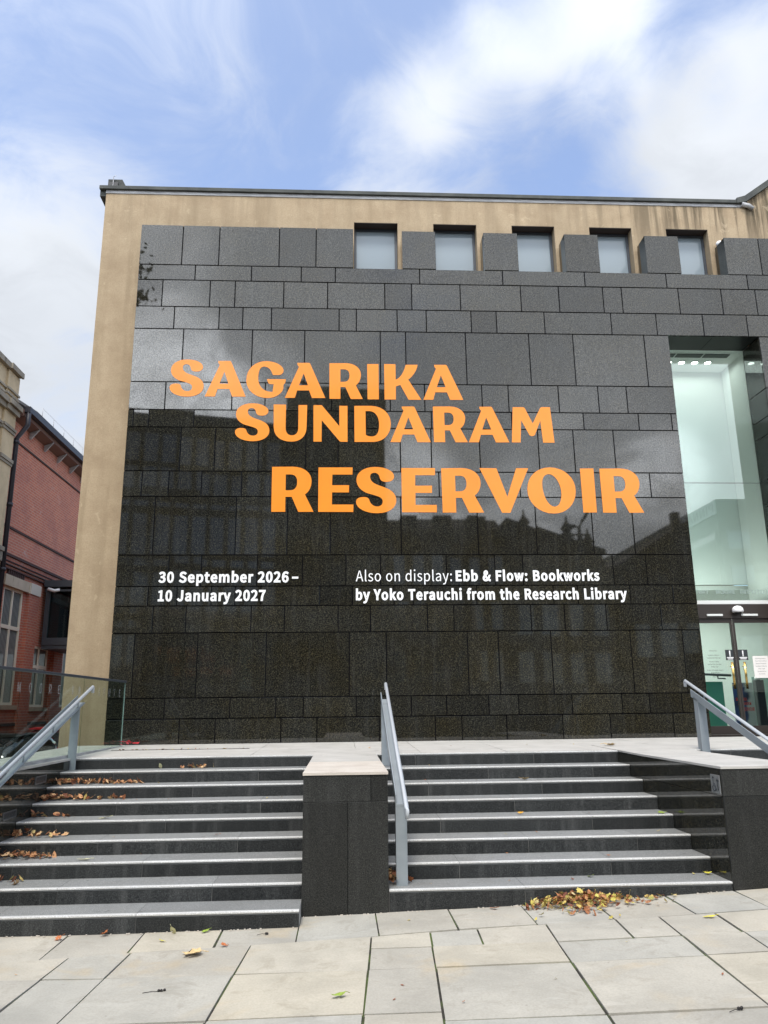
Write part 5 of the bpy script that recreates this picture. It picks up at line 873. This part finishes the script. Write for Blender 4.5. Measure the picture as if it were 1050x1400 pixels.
for i in range(12):
    yy = 22.2 + i * 1.15; b = MB(); b.prism([(BX + .03, 9.72), (BX + .08, 9.72), (BX + .30, 10.0), (BX + .30, 10.015), (BX + .03, 9.915)], 'y', yy, yy + .05); b.build('gutter_bracket', M['lead'], bk)
b = MB()
for i in range(15): b.tube([(BX + .42, 22.0 + i * .9, 10.28), (BX + .42, 22.0 + i * .9, 10.62)], .008, 5)
b.tube([(BX + .42, 22, 10.6), (BX + .42, 38, 10.6)], .004, 5); b.build('bird_wire', M['lead'], bk)
b = MB(); b.tube([(BX + .40, 21.12, 10.2), (BX + .40, 21.12, 9.75), (BX + .14, 21.12, 9.35), (BX + .14, 21.12, .5)], .065, 12)
for z in (9.2, 7.4, 5.6, 3.8, 2.0): b.lathe([(.085, 0), (.085, .09)], (BX + .14, 21.12, z), 12)
b.build('drainpipe', M['pipe'], bk)

# ------------------------------------------------------------------ sandstone building nearer the street
SX = -9.22
sb = thing('stone_building', 'soot stained sandstone building with cornices next to the red brick building', 'building', (SX, 15, .1))
b = MB(); b.box(SX - 9, SX, 8, 20.88, -.4, 11.05); b.build('stone_wall', M['stone'], sb)
b = MB()
for y0, y1 in ((20.2, 20.93), (17.6, 18.3), (14.4, 15.1), (11.2, 11.9)): b.box(SX - .01, SX + .06, y0, y1, -.4, 11.045)
b.build('pilaster', M['stone'], sb)
b = MB()
def course(z0, z1, d, mi=0):
    d *= .5; b.box(SX - .02, SX + d, 7.9, 20.90, z0, z1, mi)
    for y0, y1 in ((20.17, 20.95), (17.55, 18.35), (14.35, 15.15), (11.15, 11.95)): b.box(SX + d, SX + d + .055, y0, y1, z0 + .002, z1 - .002, mi)
for z0, z1, d in ((11.06, 11.22, .22), (10.48, 10.54, .10), (10.34, 10.40, .08), (10.05, 10.20, .34), (9.90, 10.045, .20), (9.44, 9.52, .12), (9.35, 9.435, .07), (8.54, 8.64, .12), (8.46, 8.535, .07), (6.10, 6.22, .16), (5.84, 6.095, .08), (1.5, 1.6, .1)): course(z0, z1, d)
b.build('cornice', M['stone_grey'], sb)
for i, yc in enumerate((19.5, 16.3, 13.1)):
    for z0, z1 in ((2.2, 5.4), (6.6, 8.3)):
        f = MB(); f.box(SX + .001, SX + .05, yc - .75, yc - .62, z0, z1); f.box(SX + .001, SX + .05, yc + .62, yc + .75, z0, z1); f.box(SX + .001, SX + .05, yc - .62, yc + .62, z0, z0 + .12); f.box(SX + .001, SX + .05, yc - .62, yc + .62, z1 - .12, z1); f.box(SX + .001, SX + .04, yc - .04, yc + .04, z0 + .12, z1 - .12)
        fr = f.build('window', M['cream'], sb); p = MB(); p.box(SX + .002, SX + .02, yc - .62, yc + .62, z0 + .12, z1 - .12); p.build('pane', bpy.data.materials['old_window_glass'], fr)

# ------------------------------------------------------------------ glazed link bridge
lb = thing('link_bridge', 'dark steel framed glazed bridge linking the brick building to the gallery', 'link bridge', (-7, 25, 3.9))
b = MB(); x0, x1, y0, y1, z0, z1 = -9.19, -4.98, 24.4, 26.6, 3.86, 5.86
b.box(x0, x1, y0, y0 + .14, z0 + .02, z0 + .24); b.box(x0, x1, y1 - .14, y1, z0 + .02, z0 + .24); b.box(x0 - .05, x1, y0 - .06, y1 + .06, z1 - .20, z1)
b.box(x0, x1, y0 + .02, y1 - .02, z0 - .10, z0 + .019)
for xx in (x0, x0 + 1.45, x0 + 2.9, x1 - .12): b.box(xx, xx + .13, y0 + .005, y0 + .135, z0 + .241, z1 - .201); b.box(xx, xx + .13, y1 - .135, y1 - .005, z0 + .241, z1 - .201)
b.box(x0 - .02, x1, y0 - .02, y0 + .04, z1 - .34, z1 - .28)
b.build('steel_frame', M['dark_metal'], lb)
b = MB(); b.box(x0 + .13, x1 - .12, y0 + .06, y0 + .075, z0 + .241, z1 - .201); b.build('glass_side', M['dark_glass'], lb)
b = MB(); b.box(x0 + .13, x1 - .12, y1 - .075, y1 - .06, z0 + .241, z1 - .201); b.build('glass_side', M['dark_glass'], lb)
b = MB(); b.box(x0 + .02, x0 + .06, y0 + .3, y1 - .3, z0 + .245, z1 - .45); b.build('door_leaf', mat('dark_blue_door', (.01, .012, .025), .5), lb)
b = MB(); b.box(x0 + .14, x1, y0 + .14, y1 - .14, z1 - .23, z1 - .201); b.build('ceiling', M['white_paint'], lb)
b = MB(); b.tube([(x0 + .1, y0 - .12, z1 - .28), (x0 + .3, y0 - .12, z1 - .34), (x0 + .42, y0 - .05, z1 - .30)], .05, 10); b.build('floodlight', M['white'], lb)

# ------------------------------------------------------------------ parked cars
def car(label, paint, loc, rz, L=4.05, Wd=1.74, Hh=1.46):
    """hatchback: lofted shell; x forward, wheels on z = 0"""
    c = bpy.data.objects.new('parked_car', None); C.objects.link(c); tag(c, label, 'car', 'cars parked in the lane')
    pm = mat('car_paint', paint, .25, .0, .6, 1.0); gm_ = mat('car_glass', (.012, .014, .016), .04, spec=.8); ty = mat('tyre_rubber', (.015, .015, .015), .85); al_ = mat('alloy', (.5, .5, .52), .3, .9)
    def loft(secs, m, name, par=None, nseg=20, power=3.2):
        bm = bmesh.new(); rings = []
        for x, hw, zb, zt in secs:
            cz, hz = (zb + zt) / 2, (zt - zb) / 2; r = []
            for k in range(nseg):
                a = 2 * math.pi * (k + .5) / nseg; ca, sa = math.cos(a), math.sin(a)
                r.append(bm.verts.new((x, hw * math.copysign(abs(ca) ** (2 / power), ca), cz + hz * math.copysign(abs(sa) ** (2 / power), sa))))
            rings.append(r)
        for i in range(len(rings) - 1):
            for k in range(nseg): bm.faces.new((rings[i][k], rings[i][(k + 1) % nseg], rings[i + 1][(k + 1) % nseg], rings[i + 1][k])).smooth = True
        bm.faces.new(rings[0][::-1]); bm.faces.new(rings[-1]); bmesh.ops.recalc_face_normals(bm, faces=bm.faces)
        me = bpy.data.meshes.new(name); bm.to_mesh(me); bm.free(); me.materials.append(m); o = bpy.data.objects.new(name, me); C.objects.link(o); o.parent = par or c; return o
    h = Wd / 2; f = L / 2
    body = loft([(-f, h * .72, .35, .80), (-f + .08, h * .88, .27, .93), (-f + .5, h * .98, .22, .98), (-.3, h, .20, .97), (f - 1.2, h, .20, .985), (f - .8, h * .98, .21, .95), (f - .35, h * .93, .23, .86), (f - .08, h * .82, .28, .74), (f, h * .66, .34, .62)], pm, 'body')
    loft([(-f + .12, h * .70, .88, 1.05), (-f + .38, h * .74, .88, Hh - .10), (-f + .75, h * .76, .88, Hh - .015), (-.1, h * .78, .88, Hh), (.20, h * .77, .88, Hh - .04), (.55, h * .76, .88, 1.24), (f - 1.08, h * .74, .86, .985)], gm_, 'cabin_glass')
    loft([(-f + .45, h * .66, Hh - .06, Hh - .03), (-f + .8, h * .70, Hh - .05, Hh + .006), (-.1, h * .72, Hh - .05, Hh + .012), (.30, h * .70, Hh - .07, Hh - .02)], pm, 'roof_panel')
    for s in (-1, 1):
        loft([(f - .46, .02, .66, .76), (f - .30, .10, .60, .78), (f - .14, .14, .58, .735), (f - .06, .10, .57, .68)], mat('headlamp_lens', (.75, .78, .80), .08, spec=.8), 'headlight').location = (0, s * h * .66, 0)
        for x in (f - .78, -f + .72):
            m = MB(); m.lathe([(.20, -.1), (.29, -.1), (.315, -.06), (.315, .06), (.29, .1), (.20, .1)], (0, 0, 0), 24, 0, 'y'); w = m.build('wheel', ty); w.parent = c; w.location = (x, s * (h - .11), .315)
            m = MB(); m.lathe([(.03, -.03), (.20, -.03), (.20, .03), (.03, .03)], (0, s * .07, 0), 20, 0, 'y'); rr = m.build('rim', al_); rr.parent = w
        m = MB(); m.box(.62, .78, -.06, .06, 0, .12, 0, .03); mm = m.build('mirror', pm); mm.parent = c; mm.location = (0, s * (h + .06), .96)
        m = MB(); m.tube([(-f + .45, 0, .99), (-.2, 0, 1.0), (.62, 0, .975)], .012, 6); t = m.build('window_trim', al_); t.parent = c; t.location = (0, s * h * .965, 0)
    m = MB(); m.box(f - .01, f + .012, -.42, .42, .40, .50); gr = m.build('grille', ty); gr.parent = c
    m = MB(); m.box(f + .0125, f + .018, -.26, .26, .41, .49); pl = m.build('number_plate', M['white']); pl.parent = c
    c.location = loc; c.rotation_euler = (0, 0, rz); return c
car('bright red hatchback parked nose forward in the lane behind the glass', (.60, .012, .02), (-7.95, 22.7, .05), R(-90))
car('black car with chrome window trim in the lane beside the stone building', (.01, .011, .013), (-7.75, 18.6, .03), R(-90), 4.3, 1.78, 1.42)

# ------------------------------------------------------------------ the other side of the street (seen reflected in the granite and glass)
conc = mat('stained_concrete', (.03, .029, .027), .9); concd = mat('dark_concrete', (.035, .034, .032), .9); tile = mat('dark_roof_tile', (.075, .06, .05), .85); stred = mat('dim_sandstone', (.15, .12, .085), .9)
rp_ = mat('office_pane', (.15, .17, .18), .05, spec=.5); rp_.node_tree.nodes['Principled BSDF'].inputs['IOR'].default_value = 3.2
ob = thing('office_building', 'dark concrete office block with grid windows and a taller stair tower across the street', 'building', (-6, -22, 0))
ang = math.atan2(1.85, 7.91)
b = MB()
def oslab(x0, x1, yo, yi, z0, z1, mi=0, zs=0):
    p = []
    for z in (z0, z1):
        for x, y in ((x0, yi), (x1, yi), (x1, yo), (x0, yo)):
            dx = x + 4.0; p.append((-4.0 + dx * math.cos(ang), -22.6 - dx * math.sin(ang) - y, z))
    b.hexa(p, mi)
ZR = 21.0
oslab(-24, -4.1, .35, 12, 0, ZR, 1)
zs = [(19.55, ZR), (17.25, 17.45), (15.2, 15.65), (14.35, 14.75), (11.3, 11.55), (10.4, 10.75), (7.2, 7.5), (6.3, 6.7), (0, 2.8)]
for z0, z1 in zs: oslab(-24, -4.1, 0, .349, z0, z1)
for i in range(18):
    x = -24 + i * 1.15; oslab(x, x + .24, .06, .349, 2.81, 19.54)
b.build('concrete_frame', [conc, concd], ob)
b = MB(); oslab(-24, -4.1, .28, .30, 2.9, 19.5); b.build('glazing', rp_, ob)
b = MB(); b.box(-4.05, 2.86, -34, -22.0, 0, 23.5); b.box(-3.2, -2.0, -30, -24, 23.501, 24.6); b.build('stair_tower', concd, ob)
b = MB(); b.tube([(.8, -23, 23.5), (.8, -23, 25.4)], .05, 8); b.tube([(.1, -23, 24.4), (1.5, -23, 24.4)], .03, 6); b.build('roof_mast', M['dark_metal'], ob)

tr = thing('street_terrace', 'dim stone shop terrace with dormers across the street beside the office tower', 'building', (7, -22, 0))
b = MB(); b.box(2.95, 10.9, -34, -22.2, 0, 13.2); b.box(2.95, 10.9, -22.2, -21.9, 12.7, 13.1); b.build('stone_front', stred, tr)
b = MB(); b.prism([(-22.1, 13.21), (-34, 13.21), (-29, 14.6), (-24.5, 14.42)], 'x', 2.95, 10.6); b.build('roof', tile, tr)
for i in range(3):
    b = MB(); b.box(3.7 + i * 2.3, 4.9 + i * 2.3, -24, -22.0, 13.2, 14.1); b.build('dormer', stred, tr)
for zz in (3.5, 6.6, 9.6):
    for i in range(6): b = MB(); b.box(3.3 + i * 1.27, 4.0 + i * 1.27, -22.199, -22.15, zz, zz + 1.9); b.build('window', rp_, tr)
gh = thing('gabled_house', 'dim stone house with long sloping roof and finials across the street', 'building', (14, -22, 0))
b = MB(); b.box(10.95, 17.6, -34, -22, 0, 10.6); b.prism([(10.95, 10.601), (17.6, 10.601), (17.3, 11.9), (14.6, 12.75), (10.95, 14.1)], 'y', -34, -22.3); b.build('stone_front', stred, gh)
for x, h in ((14.9, 14.1), (16.3, 13.2), (12.2, 14.6)):
    b = MB(); b.lathe([(.35, 0), (.35, .7), (.22, .75), (.42, 1.0), (.3, 1.2), (.1, 1.5), (.05, 1.9)], (x, -22.6, h - 1.8), 12); b.build('finial', stred, gh)
b = MB()
for i in range(7): b.tube([(14.4 + i * .28, -22.25, 12.1), (14.4 + i * .28, -22.25, 12.75)], .05, 6)
b.box(14.3, 16.4, -22.32, -22.18, 12.75, 12.86); b.build('parapet_rail', stred, gh)
for zz in (3.4, 6.4):
    for i in range(4): b = MB(); b.box(11.4 + i * 1.6, 12.4 + i * 1.6, -21.999, -21.95, zz, zz + 1.9); b.build('window', rp_, gh)
gc = thing('gabled_corner_house', 'dim brick gabled building at the far right across the street', 'building', (22, -22, 0))
b = MB(); b.prism([(18.4, 0), (23.6, 0), (23.6, 14.0), (22.94, 13.76), (19.99, 11.9), (18.4, 11.0)], 'y', -34, -22); b.build('brick_front', tile, gc)
b = MB(); b.box(23.0, 23.5, -24, -23.4, 13.2, 14.9); b.build('chimney', stred, gc)
for i in range(3): b = MB(); b.box(18.9 + i * 1.6, 19.9 + i * 1.6, -21.999, -21.95, 5, 7); b.build('window', rp_, gc)
# pale tower with a name board, mirrored in the doorway glass
pt = thing('tower_block', 'pale grey tower block with a white name board across the street', 'building', (32, -22, 0))
b = MB(); b.box(26, 46, -48, -22, 0, 15.8); b.build('tower_wall', mat('grey_cladding', (.12, .13, .125), .7), pt)
b = MB(); b.box(25.9, 25.999, -29.5, -22.05, 14.75, 15.75); bo = b.build('name_board', mat('white_board', (.85, .86, .85), .5), pt)
L = text_loops('PINNACLE', 'B', 0, 6.6, 14.95, .6)
o = outlines('board_lettering', L, mat('grey_letters', (.25, .28, .28), .6), None, 0, .01)
for v in o.data.vertices: v.co = Vector((25.885 + v.co.y, -22.3 - v.co.x, v.co.z)) - bo.parent.location
o.data.transform(Matrix.Identity(4)); o.parent = bo
for k in range(5):
    b = MB(); b.box(25.93, 25.999, -47, -22.6, 2.6 + k * 2.4, 3.9 + k * 2.4); b.build('window_band', rp_, pt)
for k in range(5):
    b = MB(); b.box(26.5, 45, -21.999, -21.93, 2.6 + k * 2.4, 3.9 + k * 2.4); b.build('window_band', rp_, pt)

sl = thing('street_lamp', 'tall grey street lamp with two angled heads across the street', 'street lamp', (11.85, -10, -.1))
b = MB(); b.tube([(11.85, -10, -.1), (11.85, -10, 10.6)], .14, 12, r2=.09); b.build('post', M['dark_metal'], sl)
for dx, dz, nm in ((.75, 1.15, 0), (-.8, .05, 1)):
    b = MB(); b.tube([(11.85, -10, 10.55), (11.85 + dx * .25, -10, 10.6 + dz * .25)], .05, 8); b.build('arm', M['dark_metal'], sl)
    b = MB(); b.bar((11.85 + dx * .25, -10, 10.6 + dz * .25), (11.85 + dx, -10, 10.6 + dz), .24, .14); b.build('lamp_head', M['dark_metal'], sl)

# street tree standing left of the camera; its crown shows in the upper corner of the granite
tree = thing('street_tree', 'tall street tree to the left of the steps, its crown reflected in the granite', 'tree', (-9.3, 5.2, -.1))
b = MB(); rnd = random.Random(5)
b.tube([(-9.3, 5.2, -.3), (-9.25, 5.25, 3), (-9.4, 5.1, 7), (-9.2, 5.3, 11), (-9.3, 5.2, 16)], .22, 12, r2=.05)
tips = []
for i in range(26):
    z = rnd.uniform(8.5, 16); a = rnd.uniform(0, 2 * math.pi); l = rnd.uniform(1.1, 1.9) * (1 - abs(z - 12) / 9)
    p0 = Vector((-9.3, 5.2, z)); p2 = p0 + Vector((math.cos(a) * l, math.sin(a) * l, rnd.uniform(.3, 1.0))); tips.append((p0, p2)); b.tube([p0, (p0 + p2) / 2 + Vector((0, 0, .1)), p2], .045, 6, r2=.012)
for dz, l in ((14.75, 2.62), (16.05, 2.55)):
    p0 = Vector((-9.3, 5.2, dz - .6)); p2 = Vector((-9.3 + l, 5.2, dz)); tips.append((p0, p2)); b.tube([p0, p2], .04, 6, r2=.012)
b.build('trunk', mat('bark', (.09, .075, .06), .9), tree)
b = MB()
for p0, p2 in tips:
    for j in range(120):
        t = rnd.uniform(.35, 1.05) if p2.x < -7 else rnd.gauss(.95, .09); c = p0.lerp(p2, t) + Vector((rnd.gauss(0, .2), rnd.gauss(0, .22), rnd.gauss(0, .24)))
        n = Vector((rnd.gauss(0, 1), rnd.gauss(0, 1), rnd.gauss(0, 1) + .6)).normalized(); u = n.orthogonal().normalized(); u.rotate(Matrix.Rotation(rnd.uniform(0, 6.28), 3, n)); w = n.cross(u); s_ = rnd.uniform(.07, .13)
        b.poly([c - u * s_, c + w * s_ * .6, c + u * s_, c - w * s_ * .6])
b.build('crown', mat('tree_leaf', (.055, .075, .02), .6), tree)

# ------------------------------------------------------------------ fallen leaves
OUT = [(0, -1.0), (.10, -.62), (.45, -.70), (.62, -.38), (.98, -.20), (.66, .06), (.74, .42), (.36, .34), (.18, .62), (0, 1.0), (-.18, .62), (-.36, .34), (-.74, .42), (-.66, .06), (-.98, -.20), (-.62, -.38), (-.45, -.70), (-.10, -.62)]
OVAL = [(0, -1.0), (.28, -.7), (.46, -.3), (.48, .1), (.34, .5), (.12, .85), (0, 1.0), (-.12, .85), (-.34, .5), (-.48, .1), (-.46, -.3), (-.28, -.7)]
lr = random.Random(11)
def leaf(mb, c, s, flat=.35, kind=None, yaw=None, curl=None):
    """one dead leaf: lobed or oval outline, bent along its rib and dished, with a stalk"""
    o = kind or lr.choice((OUT, OVAL, OVAL)); cu = lr.uniform(.25, .95) if curl is None else curl; tw = lr.uniform(-.5, .5)
    ra = Euler((lr.gauss(0, flat), lr.gauss(0, flat), lr.uniform(0, 6.28) if yaw is None else yaw)).to_matrix(); c = vcol(c)
    def P(x, y): return c + ra @ (Vector((x, y, cu * (x * x * .55 + y * y * .35) + tw * x * y * .5 + lr.uniform(-.04, .04))) * s)
    ctr = [mb.bm.verts.new(P(0, y)) for y in (-.6, -.1, .45)]
    ring = [mb.bm.verts.new(P(x * lr.uniform(.85, 1.1), y)) for x, y in o]; n = len(ring)
    for i in range(n):
        a, d = ring[i], ring[(i + 1) % n]; ym = (o[i][1] + o[(i + 1) % n][1]) / 2
        k = 0 if ym < -.35 else (1 if ym < .2 else 2)
        try: mb.bm.faces.new((ctr[k], a, d)).smooth = True
        except ValueError: pass
    for i0 in range(n):
        pass
    for k in range(2):
        best = None
    # close the small gaps along the rib
    def near(k, side):
        ids = [i for i in range(n) if (o[i][0] * side > 0)]
        return ids
    for k in range(2):
        yb = -.35 if k == 0 else .2
        for side in (1, -1):
            i = min((i for i in range(n) if o[i][0] * side > .05), key=lambda i: min(abs((o[i][1] + o[(i + 1) % n][1]) / 2 - yb) if True else 9, 9) + abs(o[i][1] - yb))
            try: mb.bm.faces.new((ctr[k], ring[i], ctr[k + 1]))
            except ValueError: pass
    st_ = ra @ Vector((0, -1.5, .1)) * s
    mb.tube([P(0, -.95), c + st_], .025 * s + .0006, 4)
def stuff(name, label, m, items):
    b = MB()
    for c, s, fl_ in items: leaf(b, c, s, fl_)
    return tag(b.build(name, m), label, 'leaf litter', None, 'stuff')
pile = []
for i in range(300):
    x = min(3.05, max(1.70, lr.gauss(2.26, .27))); y = 8.05 - abs(lr.gauss(0, .17)); d = math.hypot((x - 2.25) / .5, (8.0 - y) / .28)
    hgt = max(0, .095 * (1 - d * .75)); pile.append(((x, y, zpav(x) + .018 + lr.uniform(.15, 1) * hgt), lr.uniform(.022, .042), .55))
for i in range(26):
    x = lr.uniform(1.65, 3.2); pile.append(((x, 8.04 - abs(lr.gauss(0, .22)), zpav(x) + .014), lr.uniform(.018, .036), .3))
stuff('leaf_pile', 'heap of yellow green and rust fallen leaves against the bottom step', M['litter'], pile)
def on_step(k): return ZN - .1436 * k
drift = []
for k, x0, x1, n in ((2, -3.6, -2.55, 70), (3, -3.6, -2.95, 55), (3, -2.9, -2.6, 6), (4, -3.6, -3.15, 14), (5, -3.6, -3.05, 34), (6, -3.62, -3.0, 46), (7, -3.62, -3.15, 22), (8, -3.62, -3.3, 16)):
    yb = YN - .4219 * (k - 1)                                # back of this tread
    for i in range(n):
        x = x0 + (x1 - x0) * lr.random() ** 1.3; d = (x - x0) / (x1 - x0); drift.append(((x, yb - .03 - abs(lr.gauss(0, .09)) * (1.1 - d * .5), on_step(k) + .018 + lr.random() * .07 * (1 - d)), lr.uniform(.025, .05), .6))
for i in range(26): drift.append(((-1.98 + lr.gauss(0, .09), YN - .04 - abs(lr.gauss(0, .03)), on_step(1) + .015 + lr.random() * .03), lr.uniform(.02, .034), .6))
for i in range(26): drift.append(((.475 + lr.uniform(-.03, .035), 8.44 - abs(lr.gauss(0, .12)), ZN - 7 * .153 + .02 + lr.random() * .10), lr.uniform(.022, .04), .7))
stuff('leaf_drift', 'drifts of curled brown leaves blown into the corners of the nine steps', M['brown_litter'], drift)
bits = []
for i in range(45):                                          # odd leaves and crumbs on treads, podium and paving
    r_ = lr.random()
    if r_ < .35: k = lr.randint(1, 8); bits.append(((lr.uniform(-3.4, -.5), YN - .4219 * (k - 1) - lr.uniform(.02, .3), on_step(k) + .008), lr.uniform(.010, .02), .25))
    elif r_ < .65: k = lr.randint(1, 7); bits.append(((lr.uniform(.7, 3.7), YN - .4321 * (k - 1) - lr.uniform(.02, .3), ZN - .153 * k + .008), lr.uniform(.010, .022), .25))
    elif r_ < .8: x = lr.uniform(-3, 3.7); bits.append(((x, lr.uniform(12.2, 12.8), zpod(12.5) + .006), lr.uniform(.012, .022), .2))
    else: x = lr.uniform(-2.9, 3.6); bits.append(((x, lr.uniform(5.2, 8.0) if x > 0 else lr.uniform(5.4, 7.6), zpav(x) + .008), lr.uniform(.010, .02), .25))
for i in range(26): bits.append(((lr.uniform(-3.45, -1.5), 12.62 + lr.gauss(0, .02), zpod(12.6) + .008), lr.uniform(.014, .03), .3))
stuff('scattered_leaf_crumbs', 'scattered small leaf scraps on the treads, podium and paving', M['litter'], bits)
crumbs = MB()
for i in range(150):                                         # grit and moss crumbs along the foot of the lowest risers
    x = lr.uniform(-3.4, 3.75); yy = (7.70 if x < -.4 else 8.05) - abs(lr.gauss(0, .012)); s_ = lr.uniform(.003, .008); z = zpav(x)
    crumbs.box(x - s_, x + s_, yy - s_, yy + s_, z, z + s_ * 1.4)
tag(crumbs.build('grit', M['cap']), 'pale grit along the foot of the lowest steps', 'grit', None, 'stuff')
GRP = 'single fallen leaves'
def single(label, m, c, s, kind, fl_=.2, yaw=None, curl=None):
    b = MB(); leaf(b, c, s, fl_, kind, yaw, curl); o = b.build('fallen_leaf', M[m])
    return tag(o, label, 'leaf', GRP)
P_ = lambda x, y, d=.012: (x, y, zpav(x) + d)
single('large crumpled tan leaf lying flat on the paving below the nine steps', 'leaf_tan', P_(-1.21, 6.99, .02), .10, OUT, .12, 1.2, .5)
single('curled yellow green leaf lying alone on the front paving', 'leaf_green', P_(-.03, 5.9, .015), .055, OVAL, .3, 1.9, 1.2)
single('bright yellow leaf on the paving in front of the wheelchair sign plinth', 'leaf_yellow', P_(3.17, 7.24), .055, OVAL, .05, 1.3, .25)
single('rust coloured leaf on the paving beside the large tan leaf', 'leaf_rust', P_(-.99, 7.2), .04, OUT, .15)
single('cream leaf propped up against the lowest of the nine steps', 'leaf_pale', P_(-1.5, 7.64, .03), .05, OVAL, .6)
single('green leaf on the paving at the foot of the nine steps', 'leaf_green', P_(-1.22, 7.66), .045, OVAL, .2)
single('curled rust leaf against the lowest riser of the nine steps', 'leaf_rust', P_(-2.1, 7.66, .02), .045, OUT, .5)
single('small rust leaf on the outermost paving joint below the black flank wall', 'leaf_rust', P_(-2.47, 7.58), .04, OUT, .3)
single('small yellow leaf flat in the first row of slabs below the nine steps', 'leaf_yellow', P_(-1.55, 7.42), .035, OVAL, .2)
single('pale leaf propped upright on the highest tread of the nine steps', 'leaf_pale', (-2.43, 10.98, on_step(1) + .04), .045, OVAL, .9)
single('tan leaf on the second tread down beside the central handrail', 'leaf_tan', (2.32, 10.42, ZN - .306 + .012), .07, OUT, .12)
single('amber leaf halfway up the steps beside the wheelchair sign plinth', 'leaf_amber', (2.07, 9.6, ZN - .153 * 4 + .012), .045, OUT, .15)
single('green leaf against the polished side of the plinth, halfway up the steps', 'leaf_green', (3.68, 9.42, ZN - .153 * 4 + .012), .055, OUT, .15)
single('yellow leaf on the lowest tread next to the wheelchair sign plinth', 'leaf_yellow', (3.72, 8.42, ZN - .153 * 7 + .012), .045, OUT, .2)
single('green leaf on the lowest tread above the leaf pile', 'leaf_green', (2.5, 8.42, ZN - .153 * 7 + .012), .04, OUT, .2)
single('broad tan leaf on the podium in front of the granite wall', 'leaf_tan', (4.0, 12.0, zpod(12) + .015), .12, OUT, .08)
single('rust leaf curled up against the foot of the middle handrail', 'leaf_rust', (.66, 8.36, ZN - .153 * 7 + .03), .05, OUT, .6)
single('rust leaf on paving between plinth and leaf pile', 'leaf_rust', P_(1.42, 7.98, .015), .05, OVAL, .3)
single('thin pale leaf on the sixth tread down of the nine steps', 'leaf_pale', (-2.65, 8.72, on_step(6) + .01), .07, OVAL, .1, 1.5, .3)
single('thin cream leaf on the fourth tread down near the black flank wall', 'leaf_pale', (-2.72, 9.58, on_step(4) + .01), .07, OVAL, .1, 1.4, .3)
def twig(label, c, l, a):
    b = MB(); c = Vector(c); d = Vector((math.cos(a), math.sin(a), 0))
    b.tube([c, c + d * l * .5 + Vector((0, 0, .006)), c + d * l], .0022, 5)
    for t in (.8, .93, 1.05): b.lathe([(.004, -.008), (.010, -.003), (.010, .004), (.004, .009)], c + d * l * t + Vector((lr.uniform(-.008, .008), lr.uniform(-.008, .008), .006)), 8)
    return tag(b.build('twig', mat('black_twig', (.015, .012, .010), .7)), label, 'twig', 'dark twigs')
twig('longest dark berried twig on a front slab below the large tan leaf', P_(-1.40, 6.16, .006), .14, .15)
twig('dark berried twig on the slab nearest the viewer below the leaf pile', P_(2.36, 5.24, .006), .10, .4)
twig('dark berried twig in the first row of slabs by the plinth', P_(-.75, 7.5, .006), .09, .2)
wr = thing('crushed_wrapper', 'crumpled red wrapper on the podium by the end of the glass', 'litter', (-3.62, 13.72, 1.36))
b = MB()
for i in range(9):
    c = Vector((-3.62 + lr.gauss(0, .05), 13.70 + lr.gauss(0, .03), 1.365 + lr.random() * .05)); b.poly([c + Vector((lr.uniform(-.07, .07), lr.uniform(-.04, .04), lr.uniform(0, .05))) for _ in range(4)])
b.build('wrapper_sheet', mat('red_wrapper', (.45, .03, .04), .35), wr)
dr_ = thing('slot_drain', 'narrow dark slot drain with leaves across the podium near the glass', 'drain', (-2.5, 12.65, 1.34))
b = MB(); b.hexa([(-3.55, 12.60, 1.30), (-1.45, 12.60, 1.30), (-1.45, 12.66, 1.30), (-3.55, 12.66, 1.30), (-3.55, 12.60, zpod(12.6) + .003), (-1.45, 12.60, zpod(12.6) + .003), (-1.45, 12.66, zpod(12.66) + .003), (-3.55, 12.66, zpod(12.66) + .003)]); b.build('drain_slot', M['joint'], dr_)
